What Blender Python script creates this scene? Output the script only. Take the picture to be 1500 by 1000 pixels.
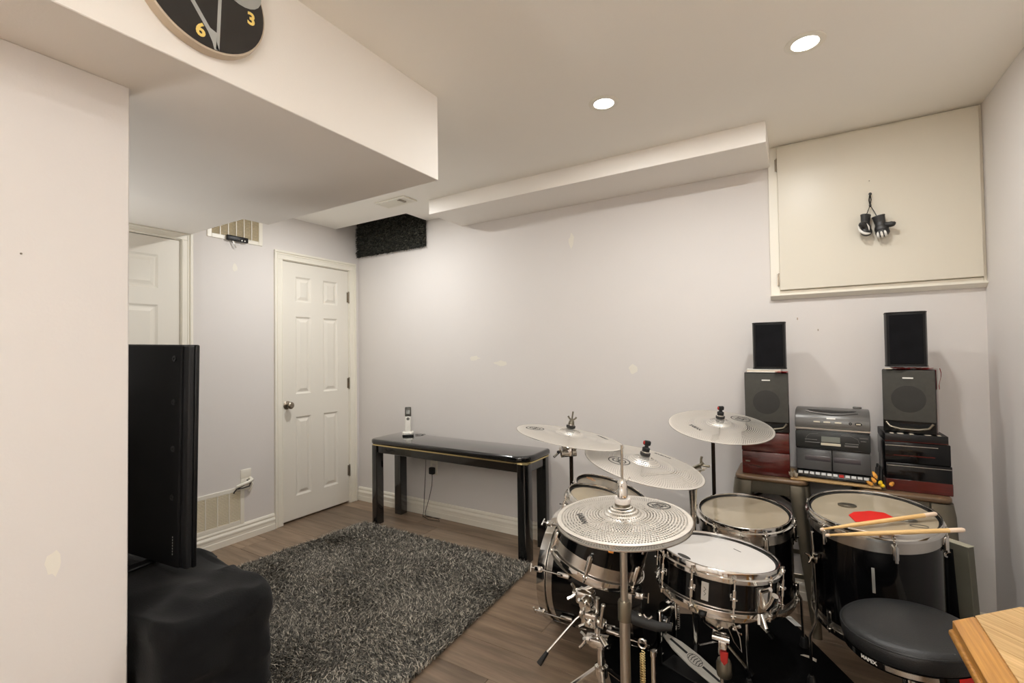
import bpy, bmesh, math, random
import numpy as np
from math import pi, sin, cos, radians
from mathutils import Matrix, Vector

random.seed(7)
for o in list(bpy.data.objects):
    bpy.data.objects.remove(o)
S = bpy.context.scene
COL = S.collection

# ------------------------------------------------------------------ camera
def make_camera():
    yaw, pitch, roll, f = -0.548576, 0.0212099, -0.0132763, 685.46
    fwd = Vector((sin(yaw) * cos(pitch), cos(yaw) * cos(pitch), sin(pitch)))
    right = Vector((cos(yaw), -sin(yaw), 0))
    up = right.cross(fwd)
    r2 = cos(roll) * right + sin(roll) * up
    u2 = -sin(roll) * right + cos(roll) * up
    cd = bpy.data.cameras.new('camera')
    cd.sensor_fit = 'HORIZONTAL'
    cd.sensor_width = 36.0
    cd.lens = f * 36.0 / 1500.0
    cd.clip_start = 0.02
    co = bpy.data.objects.new('camera', cd)
    m = Matrix((r2, u2, -fwd)).transposed().to_4x4()
    m.translation = Vector((0, 0, 1.31))
    co.matrix_world = m
    COL.objects.link(co)
    S.camera = co
make_camera()

# ------------------------------------------------------------------ world and exposure
w = bpy.data.worlds.new('world')
S.world = w
w.use_nodes = True
w.node_tree.nodes['Background'].inputs[0].default_value = (1, 0.95, 0.88, 1)
w.node_tree.nodes['Background'].inputs[1].default_value = 0.02
S.view_settings.view_transform = 'Standard'
S.view_settings.look = 'None'
S.view_settings.gamma = 1
S.view_settings.use_curve_mapping = False
S.view_settings.exposure = 0.31
S.cycles.diffuse_bounces = 8
S.cycles.max_bounces = 14
S.cycles.transparent_max_bounces = 24
S.cycles.caustics_reflective = False
S.cycles.caustics_refractive = False
S.cycles.sample_clamp_indirect = 6
LAMP_POWER = 6.9
NEAR_ROW = 0.4
DOOR_LAMP = 1.75
UPLIGHT_FILL_POWER = 68.0
ALCOVE_FILL_POWER = 8.5
LAMP_COLOR = (1.0, 0.99, 0.965)

# ------------------------------------------------------------------ sizes of the room
XL, XR, YB, YF = -3.396, 0.722, 2.889, -4.6
CZ = 2.388

# ------------------------------------------------------------------ materials
def lin(c):
    if isinstance(c, str):
        c = [int(c[i:i + 2], 16) for i in (0, 2, 4)]
    r = []
    for v in c:
        v = v / 255.0
        r.append(v / 12.92 if v <= 0.04045 else ((v + 0.055) / 1.055) ** 2.4)
    return (r[0], r[1], r[2], 1.0)

class NT:
    """small helper for node trees"""
    def __init__(s, m):
        s.t = m.node_tree
        s.n = s.t.nodes
    def add(s, kind, **kw):
        nd = s.n.new(kind)
        for k, v in kw.items():
            setattr(nd, k, v)
        return nd
    def link(s, a, b):
        s.t.links.new(a, b)
    def math(s, op, a, b=None, c=None):
        nd = s.n.new('ShaderNodeMath')
        nd.operation = op
        for i, v in enumerate((a, b, c)):
            if v is None:
                continue
            if isinstance(v, (int, float)):
                nd.inputs[i].default_value = v
            else:
                s.link(v, nd.inputs[i])
        return nd.outputs[0]

def mat(name, col, rough=0.5, metal=0.0, coat=0.0, spec=0.5, noise=None, bump=None, emit=None, sheen=0.0):
    """noise=(scale, amount) small colour variation; bump=(scale, strength)"""
    m = bpy.data.materials.new(name)
    m.use_nodes = True
    b = m.node_tree.nodes['Principled BSDF']
    c = lin(col)
    b.inputs['Base Color'].default_value = c
    b.inputs['Roughness'].default_value = rough
    b.inputs['Metallic'].default_value = metal
    b.inputs['Coat Weight'].default_value = coat
    b.inputs['Coat Roughness'].default_value = 0.05
    b.inputs['Specular IOR Level'].default_value = spec
    if sheen:
        b.inputs['Sheen Weight'].default_value = sheen
        b.inputs['Sheen Roughness'].default_value = 0.5
    nt = NT(m)
    tc = nt.add('ShaderNodeTexCoord')
    if noise:
        nz = nt.add('ShaderNodeTexNoise')
        nz.inputs['Scale'].default_value = noise[0]
        nz.inputs['Detail'].default_value = 4
        nt.link(tc.outputs['Object'], nz.inputs['Vector'])
        mx = nt.add('ShaderNodeMixRGB', blend_type='MULTIPLY')
        mx.inputs[0].default_value = 1
        mx.inputs[1].default_value = c
        rp = nt.add('ShaderNodeValToRGB')
        a = noise[1]
        rp.color_ramp.elements[0].position = 0.3
        rp.color_ramp.elements[1].position = 0.7
        rp.color_ramp.elements[0].color = (1 - a, 1 - a, 1 - a, 1)
        rp.color_ramp.elements[1].color = (1 + a, 1 + a, 1 + a, 1)
        nt.link(nz.outputs['Fac'], rp.inputs[0])
        nt.link(rp.outputs[0], mx.inputs[2])
        nt.link(mx.outputs[0], b.inputs['Base Color'])
    if bump:
        nb = nt.add('ShaderNodeTexNoise')
        nb.inputs['Scale'].default_value = bump[0]
        nb.inputs['Detail'].default_value = 3
        nt.link(tc.outputs['Object'], nb.inputs['Vector'])
        bp = nt.add('ShaderNodeBump')
        bp.inputs['Strength'].default_value = bump[1]
        bp.inputs['Distance'].default_value = 0.002
        nt.link(nb.outputs['Fac'], bp.inputs['Height'])
        nt.link(bp.outputs[0], b.inputs['Normal'])
    if emit:
        b.inputs['Emission Color'].default_value = c
        b.inputs['Emission Strength'].default_value = emit
    return m

def wood(name, c1, c2, scale=(1, 14, 14), rough=0.4, coat=0.0, rnd=0.0, bands=6.0):
    """grain stretched along local x; rnd varies the tone from piece to piece"""
    m = bpy.data.materials.new(name)
    m.use_nodes = True
    b = m.node_tree.nodes['Principled BSDF']
    nt = NT(m)
    tc = nt.add('ShaderNodeTexCoord')
    mp = nt.add('ShaderNodeMapping')
    mp.inputs['Scale'].default_value = scale
    oi = nt.add('ShaderNodeObjectInfo')
    cx = nt.add('ShaderNodeCombineXYZ')
    k = nt.math('MULTIPLY', oi.outputs['Random'], 37.0)
    nt.link(k, cx.inputs[0]); nt.link(k, cx.inputs[1])
    nt.link(cx.outputs[0], mp.inputs['Location'])
    nt.link(tc.outputs['Object'], mp.inputs['Vector'])
    nz = nt.add('ShaderNodeTexNoise')
    nz.inputs['Scale'].default_value = bands
    nz.inputs['Detail'].default_value = 8
    nz.inputs['Roughness'].default_value = 0.62
    nt.link(mp.outputs[0], nz.inputs['Vector'])
    rp = nt.add('ShaderNodeValToRGB')
    rp.color_ramp.elements[0].position = 0.3
    rp.color_ramp.elements[1].position = 0.7
    rp.color_ramp.elements[0].color = lin(c1)
    rp.color_ramp.elements[1].color = lin(c2)
    nt.link(nz.outputs['Fac'], rp.inputs[0])
    hs = nt.add('ShaderNodeHueSaturation')
    v = nt.math('MULTIPLY_ADD', oi.outputs['Random'], rnd * 2, 1 - rnd)
    nt.link(v, hs.inputs['Value'])
    nt.link(rp.outputs[0], hs.inputs['Color'])
    nt.link(hs.outputs[0], b.inputs['Base Color'])
    b.inputs['Roughness'].default_value = rough
    b.inputs['Coat Weight'].default_value = coat
    bp = nt.add('ShaderNodeBump')
    bp.inputs['Strength'].default_value = 0.15
    bp.inputs['Distance'].default_value = 0.001
    nt.link(nz.outputs['Fac'], bp.inputs['Height'])
    nt.link(bp.outputs[0], b.inputs['Normal'])
    return m

def perforated(R):
    """silver cymbal metal with rings of small round holes; R = cymbal radius"""
    m = bpy.data.materials.new('perforated_metal')
    m.use_nodes = True
    b = m.node_tree.nodes['Principled BSDF']
    b.inputs['Base Color'].default_value = lin((232, 227, 218))
    b.inputs['Metallic'].default_value = 0.6
    b.inputs['Roughness'].default_value = 0.38
    nt = NT(m)
    tc = nt.add('ShaderNodeTexCoord')
    sp = nt.add('ShaderNodeSeparateXYZ')
    nt.link(tc.outputs['Object'], sp.inputs[0])
    x, y = sp.outputs[0], sp.outputs[1]
    r = nt.math('SQRT', nt.math('ADD', nt.math('MULTIPLY', x, x), nt.math('MULTIPLY', y, y)))
    th = nt.math('ARCTAN2', y, x)
    dr = 0.0076
    q = nt.math('DIVIDE', r, dr)
    k = nt.math('FLOOR', q)
    rc = nt.math('MULTIPLY', nt.math('ADD', k, 0.5), dr)
    # three zones with their own hole count so that the spacing stays near 7 mm
    N = nt.math('ADD', nt.math('ADD', 44.0, nt.math('MULTIPLY', nt.math('GREATER_THAN', rc, 0.06), 46.0)),
                nt.math('MULTIPLY', nt.math('GREATER_THAN', rc, 0.115), 44.0))
    u = nt.math('ADD', nt.math('MULTIPLY', nt.math('DIVIDE', th, 2 * pi), N), nt.math('MULTIPLY', k, 0.5))
    du = nt.math('MULTIPLY', nt.math('SUBTRACT', nt.math('FRACT', nt.math('ADD', u, 1000.0)), 0.5),
                 nt.math('DIVIDE', nt.math('MULTIPLY', rc, 2 * pi), N))
    dv = nt.math('SUBTRACT', r, rc)
    d = nt.math('SQRT', nt.math('ADD', nt.math('MULTIPLY', du, du), nt.math('MULTIPLY', dv, dv)))
    hole = nt.math('LESS_THAN', d, 0.0028)
    hole = nt.math('MULTIPLY', hole, nt.math('LESS_THAN', r, R - 0.011))
    hole = nt.math('MULTIPLY', hole, nt.math('GREATER_THAN', r, 0.02))
    nt.link(nt.math('SUBTRACT', 1.0, hole), b.inputs['Alpha'])
    return m

def clear_film(name, tint=(235, 230, 220)):
    """clear drum head: lets the shell show through and mirrors at a shallow angle"""
    m = bpy.data.materials.new(name)
    m.use_nodes = True
    nt = NT(m)
    nt.n.clear()
    out = nt.add('ShaderNodeOutputMaterial')
    tr = nt.add('ShaderNodeBsdfTransparent')
    tr.inputs[0].default_value = lin(tint)
    gl = nt.add('ShaderNodeBsdfGlossy')
    gl.inputs['Roughness'].default_value = 0.06
    df = nt.add('ShaderNodeBsdfDiffuse')
    df.inputs[0].default_value = lin((246, 230, 200))
    hz = nt.add('ShaderNodeMixShader')
    hz.inputs[0].default_value = 0.45
    nt.link(tr.outputs[0], hz.inputs[1]); nt.link(df.outputs[0], hz.inputs[2])
    fr = nt.add('ShaderNodeFresnel')
    fr.inputs[0].default_value = 2.0
    mx = nt.add('ShaderNodeMixShader')
    nt.link(fr.outputs[0], mx.inputs[0])
    nt.link(hz.outputs[0], mx.inputs[1])
    nt.link(gl.outputs[0], mx.inputs[2])
    nt.link(mx.outputs[0], out.inputs[0])
    return m

def yarn(name, c1, c2, c3):
    m = bpy.data.materials.new(name)
    m.use_nodes = True
    b = m.node_tree.nodes['Principled BSDF']
    nt = NT(m)
    g = nt.add('ShaderNodeNewGeometry')
    rp = nt.add('ShaderNodeValToRGB')
    rp.color_ramp.elements[0].color = lin(c1)
    rp.color_ramp.elements[1].color = lin(c3)
    e = rp.color_ramp.elements.new(0.6)
    e.color = lin(c2)
    nt.link(g.outputs['Random Per Island'], rp.inputs[0])
    nt.link(rp.outputs[0], b.inputs['Base Color'])
    b.inputs['Roughness'].default_value = 0.7
    return m

M = {}
M['wall'] = mat('wall_paint', (222, 218, 215), 0.75, noise=(2.0, 0.012), bump=(140, 0.12))
M['ceiling'] = mat('ceiling_paint', (246, 243, 236), 0.85, noise=(1.2, 0.015), bump=(160, 0.12))
M['soffit'] = mat('soffit_paint', (240, 236, 230), 0.8, noise=(1.5, 0.012), bump=(160, 0.1))
M['trim'] = mat('trim_enamel', (238, 234, 222), 0.35, noise=(5, 0.01))
M['door'] = mat('door_enamel', (232, 228, 218), 0.38, bump=(60, 0.05))
M['hatch'] = mat('hatch_enamel', (220, 214, 199), 0.35, bump=(60, 0.05))
M['patch'] = mat('primer_white', (232, 228, 218), 0.8)
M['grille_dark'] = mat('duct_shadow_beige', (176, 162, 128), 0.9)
M['grille'] = mat('grille_cream', (228, 218, 194), 0.45)
M['plank'] = wood('laminate', (102, 85, 69), (150, 129, 108), (0.7, 8, 8), 0.36, 0.0, 0.24, 3)
M['subfloor'] = mat('subfloor', (40, 34, 30), 0.9)
M['black_gloss'] = mat('black_lacquer', (10, 10, 11), 0.1, spec=0.35, noise=(3, 0.1))
M['table_lacquer'] = mat('table_black_lacquer', (12, 13, 14), 0.12, coat=1.0, noise=(3, 0.1))
M['black_satin'] = mat('black_satin', (14, 14, 15), 0.4, spec=0.35, noise=(8, 0.1))
M['tv_edge'] = mat('tv_edge_grey', (30, 30, 31), 0.5, spec=0.3, noise=(20, 0.1))
M['black_matt'] = mat('black_matt', (12, 12, 13), 0.7, spec=0.3, noise=(20, 0.15))
M['black_rubber'] = mat('black_rubber', (18, 18, 18), 0.6, noise=(30, 0.1))
M['black_vinyl'] = mat('black_vinyl', (34, 35, 36), 0.42, noise=(12, 0.06), bump=(260, 0.35))
M['black_cloth'] = mat('black_fleece', (12, 12, 13), 0.9, noise=(5, 0.25), bump=(220, 0.4), spec=0.15, sheen=0.06)
M['brass'] = mat('brass', (232, 212, 156), 0.25, 0.9, noise=(20, 0.04))
M['chrome'] = mat('chrome', (226, 224, 220), 0.09, 1.0, noise=(14, 0.03))
M['steel'] = mat('brushed_steel', (190, 186, 178), 0.3, 1.0, noise=(30, 0.06))
M['pedal_silver'] = mat('cast_silver', (206, 202, 192), 0.45, 0.25, noise=(20, 0.05))
M['band'] = mat('brushed_band', (208, 204, 198), 0.26, 1.0, noise=(26, 0.06))
M['nickel'] = mat('satin_nickel', (160, 150, 136), 0.28, 1.0, noise=(20, 0.05))
M['gunmetal'] = mat('gunmetal', (128, 122, 108), 0.32, 0.9, noise=(7, 0.14))
M['pole_black'] = mat('dark_chrome', (52, 44, 38), 0.25, 0.9, noise=(9, 0.1))
M['felt_white'] = mat('white_felt', (226, 220, 214), 0.9, noise=(40, 0.05))
M['felt_grey'] = mat('grey_felt', (60, 58, 56), 0.95, noise=(40, 0.1))
M['coated_head'] = mat('coated_white_head', (214, 211, 207), 0.6, noise=(4, 0.03), bump=(300, 0.1))
M['clear_head'] = clear_film('clear_head')
M['shell_wood'] = wood('maple_ply', (190, 160, 118), (218, 190, 148), (1, 1, 10), 0.5, 0, 0, 4)
M['ink'] = mat('dark_ink', (62, 60, 56), 0.6, noise=(30, 0.05))
M['white_ink'] = mat('white_ink', (228, 226, 220), 0.5, noise=(30, 0.02))
M['silver_ink'] = mat('silver_print', (200, 200, 196), 0.35, 0.6, noise=(30, 0.02))
M['gold_ink'] = mat('gold_numeral', (250, 222, 130), 0.4, 0.2, noise=(30, 0.02))
M['clock_grey'] = mat('clock_silver_grey', (176, 178, 174), 0.45, 0.2, noise=(30, 0.02))
M['clock_face'] = mat('clock_black_glass', (14, 14, 17), 0.08, coat=1.0, noise=(6, 0.1))
M['clock_side'] = mat('clock_side', (196, 180, 158), 0.4, noise=(10, 0.03))
M['red'] = mat('red_card', (214, 28, 18), 0.5, noise=(14, 0.05))
M['red_cloth'] = mat('red_cloth', (170, 40, 34), 0.85, noise=(30, 0.1))
M['mahogany'] = wood('dark_mahogany', (58, 14, 12), (92, 26, 20), (1.2, 12, 12), 0.2, 0.6, 0.1, 4)
M['speaker_cloth'] = mat('speaker_cloth', (66, 65, 60), 0.9, noise=(60, 0.08), bump=(500, 0.4))
M['speaker_cloth_dark'] = mat('dark_grille_cloth', (15, 15, 18), 0.9, spec=0.2, noise=(16, 0.35), bump=(500, 0.4))
M['cone'] = mat('speaker_cone', (50, 49, 46), 0.85, noise=(40, 0.05))
M['boom_silver'] = mat('radio_grey', (104, 103, 101), 0.33, 0.35, noise=(20, 0.03))
M['boom_door'] = mat('radio_door', (66, 66, 66), 0.3, 0.35, noise=(20, 0.03))
M['boom_key'] = mat('radio_key', (132, 130, 126), 0.35, 0.3, noise=(20, 0.03))
M['boom_dark'] = mat('radio_dark', (40, 42, 42), 0.3, 0.2, noise=(20, 0.05))
M['boom_black'] = mat('radio_black', (16, 17, 18), 0.25, noise=(20, 0.05))
M['boom_light'] = mat('radio_pale', (206, 198, 178), 0.4, noise=(20, 0.03))
M['lcd'] = mat('lcd_grey', (118, 122, 116), 0.2, noise=(20, 0.03))
M['window_smoke'] = mat('smoked_window', (70, 66, 70), 0.12, coat=0.6, noise=(20, 0.05))
M['yellow'] = mat('yellow_plug', (240, 204, 40), 0.4, noise=(30, 0.04))
M['orange'] = mat('orange_plug', (226, 160, 70), 0.45, noise=(30, 0.04))
M['phone_white'] = mat('phone_silver', (224, 222, 214), 0.35, 0.1, noise=(30, 0.02))
M['phone_dark'] = mat('phone_dark', (70, 66, 58), 0.3, noise=(30, 0.05))
M['stick'] = wood('hickory', (222, 178, 112), (240, 204, 146), (3, 40, 40), 0.45, 0.2, 0.03, 3)
M['stick_tip'] = mat('pale_stick_end', (238, 214, 190), 0.6, noise=(30, 0.04))
M['oak'] = wood('oak_plank', (176, 136, 82), (222, 188, 132), (1.0, 34, 34), 0.32, 0.25, 0.08, 4.5)
M['oak_edge'] = wood('oak_edge', (150, 98, 38), (206, 152, 76), (1.0, 28, 28), 0.28, 0.3, 0.05, 4)
M['stool_seat'] = wood('stool_wood', (92, 70, 50), (126, 100, 72), (1.5, 16, 16), 0.35, 0.2, 0.05, 5)
M['board_wood'] = wood('plywood', (170, 136, 90), (200, 164, 112), (1.5, 16, 16), 0.5, 0, 0.05, 5)
M['mat'] = mat('black_mat', (9, 9, 10), 0.95, spec=0.1, noise=(10, 0.2), bump=(300, 0.5))
M['paper'] = mat('paper', (226, 216, 198), 0.7, noise=(20, 0.03))
M['olive_grey'] = mat('olive_grey', (92, 90, 78), 0.7, noise=(6, 0.12))
M['olive_light'] = mat('olive_pale_edge', (176, 172, 152), 0.7, noise=(8, 0.06))
M['leather'] = mat('black_leather', (46, 46, 46), 0.4, noise=(30, 0.2))
M['lens'] = mat('lamp_lens', (255, 250, 240), 0.4, emit=9.0)
M['orange_tag'] = mat('orange_reflector', (214, 140, 60), 0.4, noise=(20, 0.05))
M['rug_yarn'] = yarn('rug_yarn', (36, 35, 33), (106, 102, 94), (214, 206, 190))
M['rug_back'] = mat('rug_backing', (34, 33, 32), 0.95)
M['shag_black'] = yarn('black_shag', (16, 17, 16), (48, 50, 44), (100, 98, 86))

# ------------------------------------------------------------------ mesh helpers
I4 = Matrix.Identity(4)
def T(x, y=None, z=None):
    return Matrix.Translation(x if y is None else (x, y, z))
def RZ(a): return Matrix.Rotation(a, 4, 'Z')
def RX(a): return Matrix.Rotation(a, 4, 'X')
def RY(a): return Matrix.Rotation(a, 4, 'Y')
def aim(n):
    return Vector((0, 0, 1)).rotation_difference(Vector(n).normalized()).to_matrix().to_4x4()

def merge(bm, tmp, Mx=I4, mi=0):
    for f in tmp.faces:
        f.material_index = mi
    if Mx is not I4:
        bmesh.ops.transform(tmp, matrix=Mx, verts=tmp.verts)
    me = bpy.data.meshes.new('tmp')
    tmp.to_mesh(me)
    bm.from_mesh(me)
    bpy.data.meshes.remove(me)
    tmp.free()

def box(bm, c, s, bev=0.0, seg=2, Mx=I4, mi=0):
    t = bmesh.new()
    bmesh.ops.create_cube(t, size=1)
    bmesh.ops.scale(t, vec=s, verts=t.verts)
    if bev > 0:
        bmesh.ops.bevel(t, geom=list(t.edges), offset=min(bev, min(s) * 0.49), segments=seg, profile=0.5, affect='EDGES')
    bmesh.ops.translate(t, vec=c, verts=t.verts)
    merge(bm, t, Mx, mi)
    return bm

def b2(bm, x0, x1, y0, y1, z0, z1, bev=0.0, seg=2, Mx=I4, mi=0):
    return box(bm, ((x0 + x1) / 2, (y0 + y1) / 2, (z0 + z1) / 2), (abs(x1 - x0), abs(y1 - y0), abs(z1 - z0)), bev, seg, Mx, mi)

def tube(bm, pts, r, seg=8, Mx=I4, mi=0, closed=False):
    pts = [Vector(p) for p in pts]
    n = len(pts)
    rr = r if isinstance(r, (list, tuple)) else [r] * n
    t = bmesh.new()
    rings = []
    prev = None
    for i, p in enumerate(pts):
        if closed:
            d = (pts[(i + 1) % n] - pts[i - 1]).normalized()
        else:
            d = (pts[min(i + 1, n - 1)] - pts[max(i - 1, 0)]).normalized()
        if prev is None:
            a = Vector((0, 0, 1)) if abs(d.z) < 0.9 else Vector((1, 0, 0))
            u = d.cross(a).normalized()
        else:
            u = (prev - d * prev.dot(d)).normalized()
        v = d.cross(u)
        prev = u
        rings.append([t.verts.new(p + rr[i] * (cos(2 * pi * k / seg) * u + sin(2 * pi * k / seg) * v)) for k in range(seg)])
    for i in range(n if closed else n - 1):
        a, b = rings[i], rings[(i + 1) % n]
        for k in range(seg):
            t.faces.new((a[k], a[(k + 1) % seg], b[(k + 1) % seg], b[k]))
    if not closed:
        t.faces.new(rings[0][::-1])
        t.faces.new(rings[-1])
    bmesh.ops.recalc_face_normals(t, faces=t.faces)
    merge(bm, t, Mx, mi)
    return bm

def lathe(bm, prof, seg=32, Mx=I4, mi=0, mis=None, closed=False):
    """prof: (r, z) list turned round local z"""
    t = bmesh.new()
    rings = []
    for r, z in prof:
        if r <= 1e-6:
            rings.append([t.verts.new((0, 0, z))])
        else:
            rings.append([t.verts.new((r * cos(2 * pi * k / seg), r * sin(2 * pi * k / seg), z)) for k in range(seg)])
    pairs = list(zip(range(len(prof) - 1), range(1, len(prof))))
    if closed:
        pairs.append((len(prof) - 1, 0))
    fm = []
    for j, (i, i2) in enumerate(pairs):
        a, b = rings[i], rings[i2]
        for k in range(seg):
            k2 = (k + 1) % seg
            if len(a) == 1 and len(b) == 1:
                continue
            if len(a) == 1:
                f = t.faces.new((a[0], b[k], b[k2]))
            elif len(b) == 1:
                f = t.faces.new((a[k], b[0], a[k2]))
            else:
                f = t.faces.new((a[k], b[k], b[k2], a[k2]))
            fm.append((f, mis[j] if mis else mi))
    bmesh.ops.recalc_face_normals(t, faces=t.faces)
    idx = [m_ for f, m_ in fm]
    if Mx is not I4:
        bmesh.ops.transform(t, matrix=Mx, verts=t.verts)
    for f, m_ in fm:
        f.material_index = m_
    me = bpy.data.meshes.new('tmp')
    t.to_mesh(me)
    bm.from_mesh(me)
    bpy.data.meshes.remove(me)
    t.free()
    return bm

def curve_pts(pts, k=4):
    """Catmull-Rom resampling of a short path"""
    P = [Vector(p) for p in pts]
    out = []
    for i in range(len(P) - 1):
        a, b, c, d = P[max(i - 1, 0)], P[i], P[i + 1], P[min(i + 2, len(P) - 1)]
        for j in range(k):
            t = j / k
            out.append(0.5 * (2 * b + (c - a) * t + (2 * a - 5 * b + 4 * c - d) * t * t + (3 * b - a - 3 * c + d) * t ** 3))
    return out + [P[-1]]
def soft_tube(bm, pts, rs, seg=10, k=4):
    r_ = [x[0] for x in curve_pts([(v, 0, 0) for v in rs], k)]
    return tube(bm, curve_pts(pts, k), r_, seg)

def cyl(bm, p0, p1, r, seg=16, Mx=I4, mi=0, r2=None):
    return tube(bm, [p0, p1], [r, r if r2 is None else r2], seg, Mx, mi)

def ball(bm, c, r, Mx=I4, mi=0, sc=(1, 1, 1), u=14, v=10):
    t = bmesh.new()
    bmesh.ops.create_uvsphere(t, u_segments=u, v_segments=v, radius=1)
    bmesh.ops.scale(t, vec=(r * sc[0], r * sc[1], r * sc[2]), verts=t.verts)
    bmesh.ops.translate(t, vec=c, verts=t.verts)
    merge(bm, t, Mx, mi)
    return bm

def prism(bm, poly, z0, z1, bev=0.0, seg=2, Mx=I4, mi=0):
    t = bmesh.new()
    lo = [t.verts.new((x, y, z0)) for x, y in poly]
    hi = [t.verts.new((x, y, z1)) for x, y in poly]
    n = len(poly)
    t.faces.new(lo[::-1]); t.faces.new(hi)
    for i in range(n):
        t.faces.new((lo[i], lo[(i + 1) % n], hi[(i + 1) % n], hi[i]))
    bmesh.ops.recalc_face_normals(t, faces=t.faces)
    if bev > 0:
        es = [e for e in t.edges if abs(e.verts[0].co.z - e.verts[1].co.z) < 1e-6]
        bmesh.ops.bevel(t, geom=es, offset=bev, segments=seg, profile=0.5, affect='EDGES')
    merge(bm, t, Mx, mi)
    return bm

def N(): return bmesh.new()

def obj(name, bm, mats, parent=None, Mx=None, smooth=40):
    me = bpy.data.meshes.new(name)
    bm.to_mesh(me)
    bm.free()
    if not isinstance(mats, (list, tuple)):
        mats = [mats]
    for m_ in mats:
        me.materials.append(M[m_] if isinstance(m_, str) else m_)
    if smooth:
        me.shade_smooth()
        me.set_sharp_from_angle(angle=radians(smooth))
    o = bpy.data.objects.new(name, me)
    COL.objects.link(o)
    if parent:
        o.parent = parent
    if Mx is not None:
        o.matrix_local = Mx
    return o

def tag(o, label, cat, group=None, kind=None):
    o['label'] = label
    o['category'] = cat
    if group: o['group'] = group
    if kind: o['kind'] = kind
    return o

def thing(name, label, cat, Mx=I4, group=None, kind=None):
    o = bpy.data.objects.new(name, None)
    o.empty_display_size = 0.05
    COL.objects.link(o)
    o.matrix_local = Mx
    return tag(o, label, cat, group, kind)

def inst(o, parent=None, Mx=None):
    c = o.copy()
    COL.objects.link(c)
    if parent is not None: c.parent = parent
    if Mx is not None: c.matrix_local = Mx
    for ch in o.children:
        inst(ch, c)
    return c

def text_mesh(txt, size, thick=0.0006, bold=0.0):
    cu = bpy.data.curves.new('txt', 'FONT')
    cu.body = txt
    cu.size = size
    cu.align_x = 'CENTER'
    cu.align_y = 'CENTER'
    cu.extrude = thick
    cu.offset = bold
    cu.resolution_u = 3
    o = bpy.data.objects.new('txt', cu)
    COL.objects.link(o)
    dg = bpy.context.evaluated_depsgraph_get()
    me = bpy.data.meshes.new_from_object(o.evaluated_get(dg))
    bpy.data.objects.remove(o)
    bpy.data.curves.remove(cu)
    bm = N()
    bm.from_mesh(me)
    bpy.data.meshes.remove(me)
    return bm

def arc(c, r, a0, a1, n=12, z=0.0):
    return [(c[0] + r * cos(a0 + (a1 - a0) * i / (n - 1)), c[1] + r * sin(a0 + (a1 - a0) * i / (n - 1)), z) for i in range(n)]

def round_rect(x0, x1, y0, y1, r, n=5):
    rs = r if isinstance(r, (list, tuple)) else [r] * 4
    out = []
    for (cx, cy, a), q in zip(((x1, y1, 0), (x0, y1, 90), (x0, y0, 180), (x1, y0, 270)), rs):
        sx = -1 if cx == x1 else 1
        sy = -1 if cy == y1 else 1
        for i in range(n):
            t = radians(a + 90 * i / (n - 1))
            out.append((cx + sx * q + q * cos(t), cy + sy * q + q * sin(t)))
    return out

def strands(name, P, U, length, width, lean, material, parent, up=Vector((0, 0, 1)), seed=1):
    """one mesh of bent yarn ends. P (n,3) roots, lean: sideways share of the length"""
    rng = np.random.default_rng(seed)
    n = len(P)
    up = np.array(up, float)
    a = np.array([1, 0, 0.]) if abs(up[0]) < 0.9 else np.array([0, 1, 0.])
    e1 = np.cross(up, a); e1 /= np.linalg.norm(e1)
    e2 = np.cross(up, e1)
    ph = rng.uniform(0, 2 * pi, n)
    d = np.cos(ph)[:, None] * e1 + np.sin(ph)[:, None] * e2 + U
    d /= np.maximum(np.linalg.norm(d, axis=1), 1e-6)[:, None]
    wph = rng.uniform(0, 2 * pi, n)
    wd = np.cos(wph)[:, None] * e1 + np.sin(wph)[:, None] * e2
    L = length * rng.uniform(0.65, 1.25, n)[:, None]
    ln = lean * rng.uniform(0.3, 1.3, n)[:, None]
    W = width * rng.uniform(0.7, 1.3, n)[:, None] * 0.5
    p1 = P + up * L * 0.6 + d * L * ln * 0.35
    p2 = P + up * L * 0.8 + d * L * ln * 1.0
    V = np.empty((n, 5, 3))
    V[:, 0] = P - wd * W; V[:, 1] = P + wd * W
    V[:, 2] = p1 + wd * W; V[:, 3] = p1 - wd * W
    V[:, 4] = p2
    me = bpy.data.meshes.new(name)
    me.vertices.add(n * 5)
    me.vertices.foreach_set('co', V.reshape(-1))
    base = np.arange(n)[:, None] * 5
    loops = np.concatenate([base + np.array([0, 1, 2, 3]), base + np.array([3, 2, 4])], axis=1).reshape(-1)
    me.loops.add(n * 7)
    me.loops.foreach_set('vertex_index', loops.astype(np.int32))
    me.polygons.add(n * 2)
    ls = (np.arange(n)[:, None] * 7 + np.array([0, 4])).reshape(-1)
    me.polygons.foreach_set('loop_start', ls.astype(np.int32))
    me.update(calc_edges=True)
    me.validate()
    me.materials.append(M[material])
    o = bpy.data.objects.new(name, me)
    COL.objects.link(o)
    o.parent = parent
    o['kind'] = 'stuff'
    return o

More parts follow.
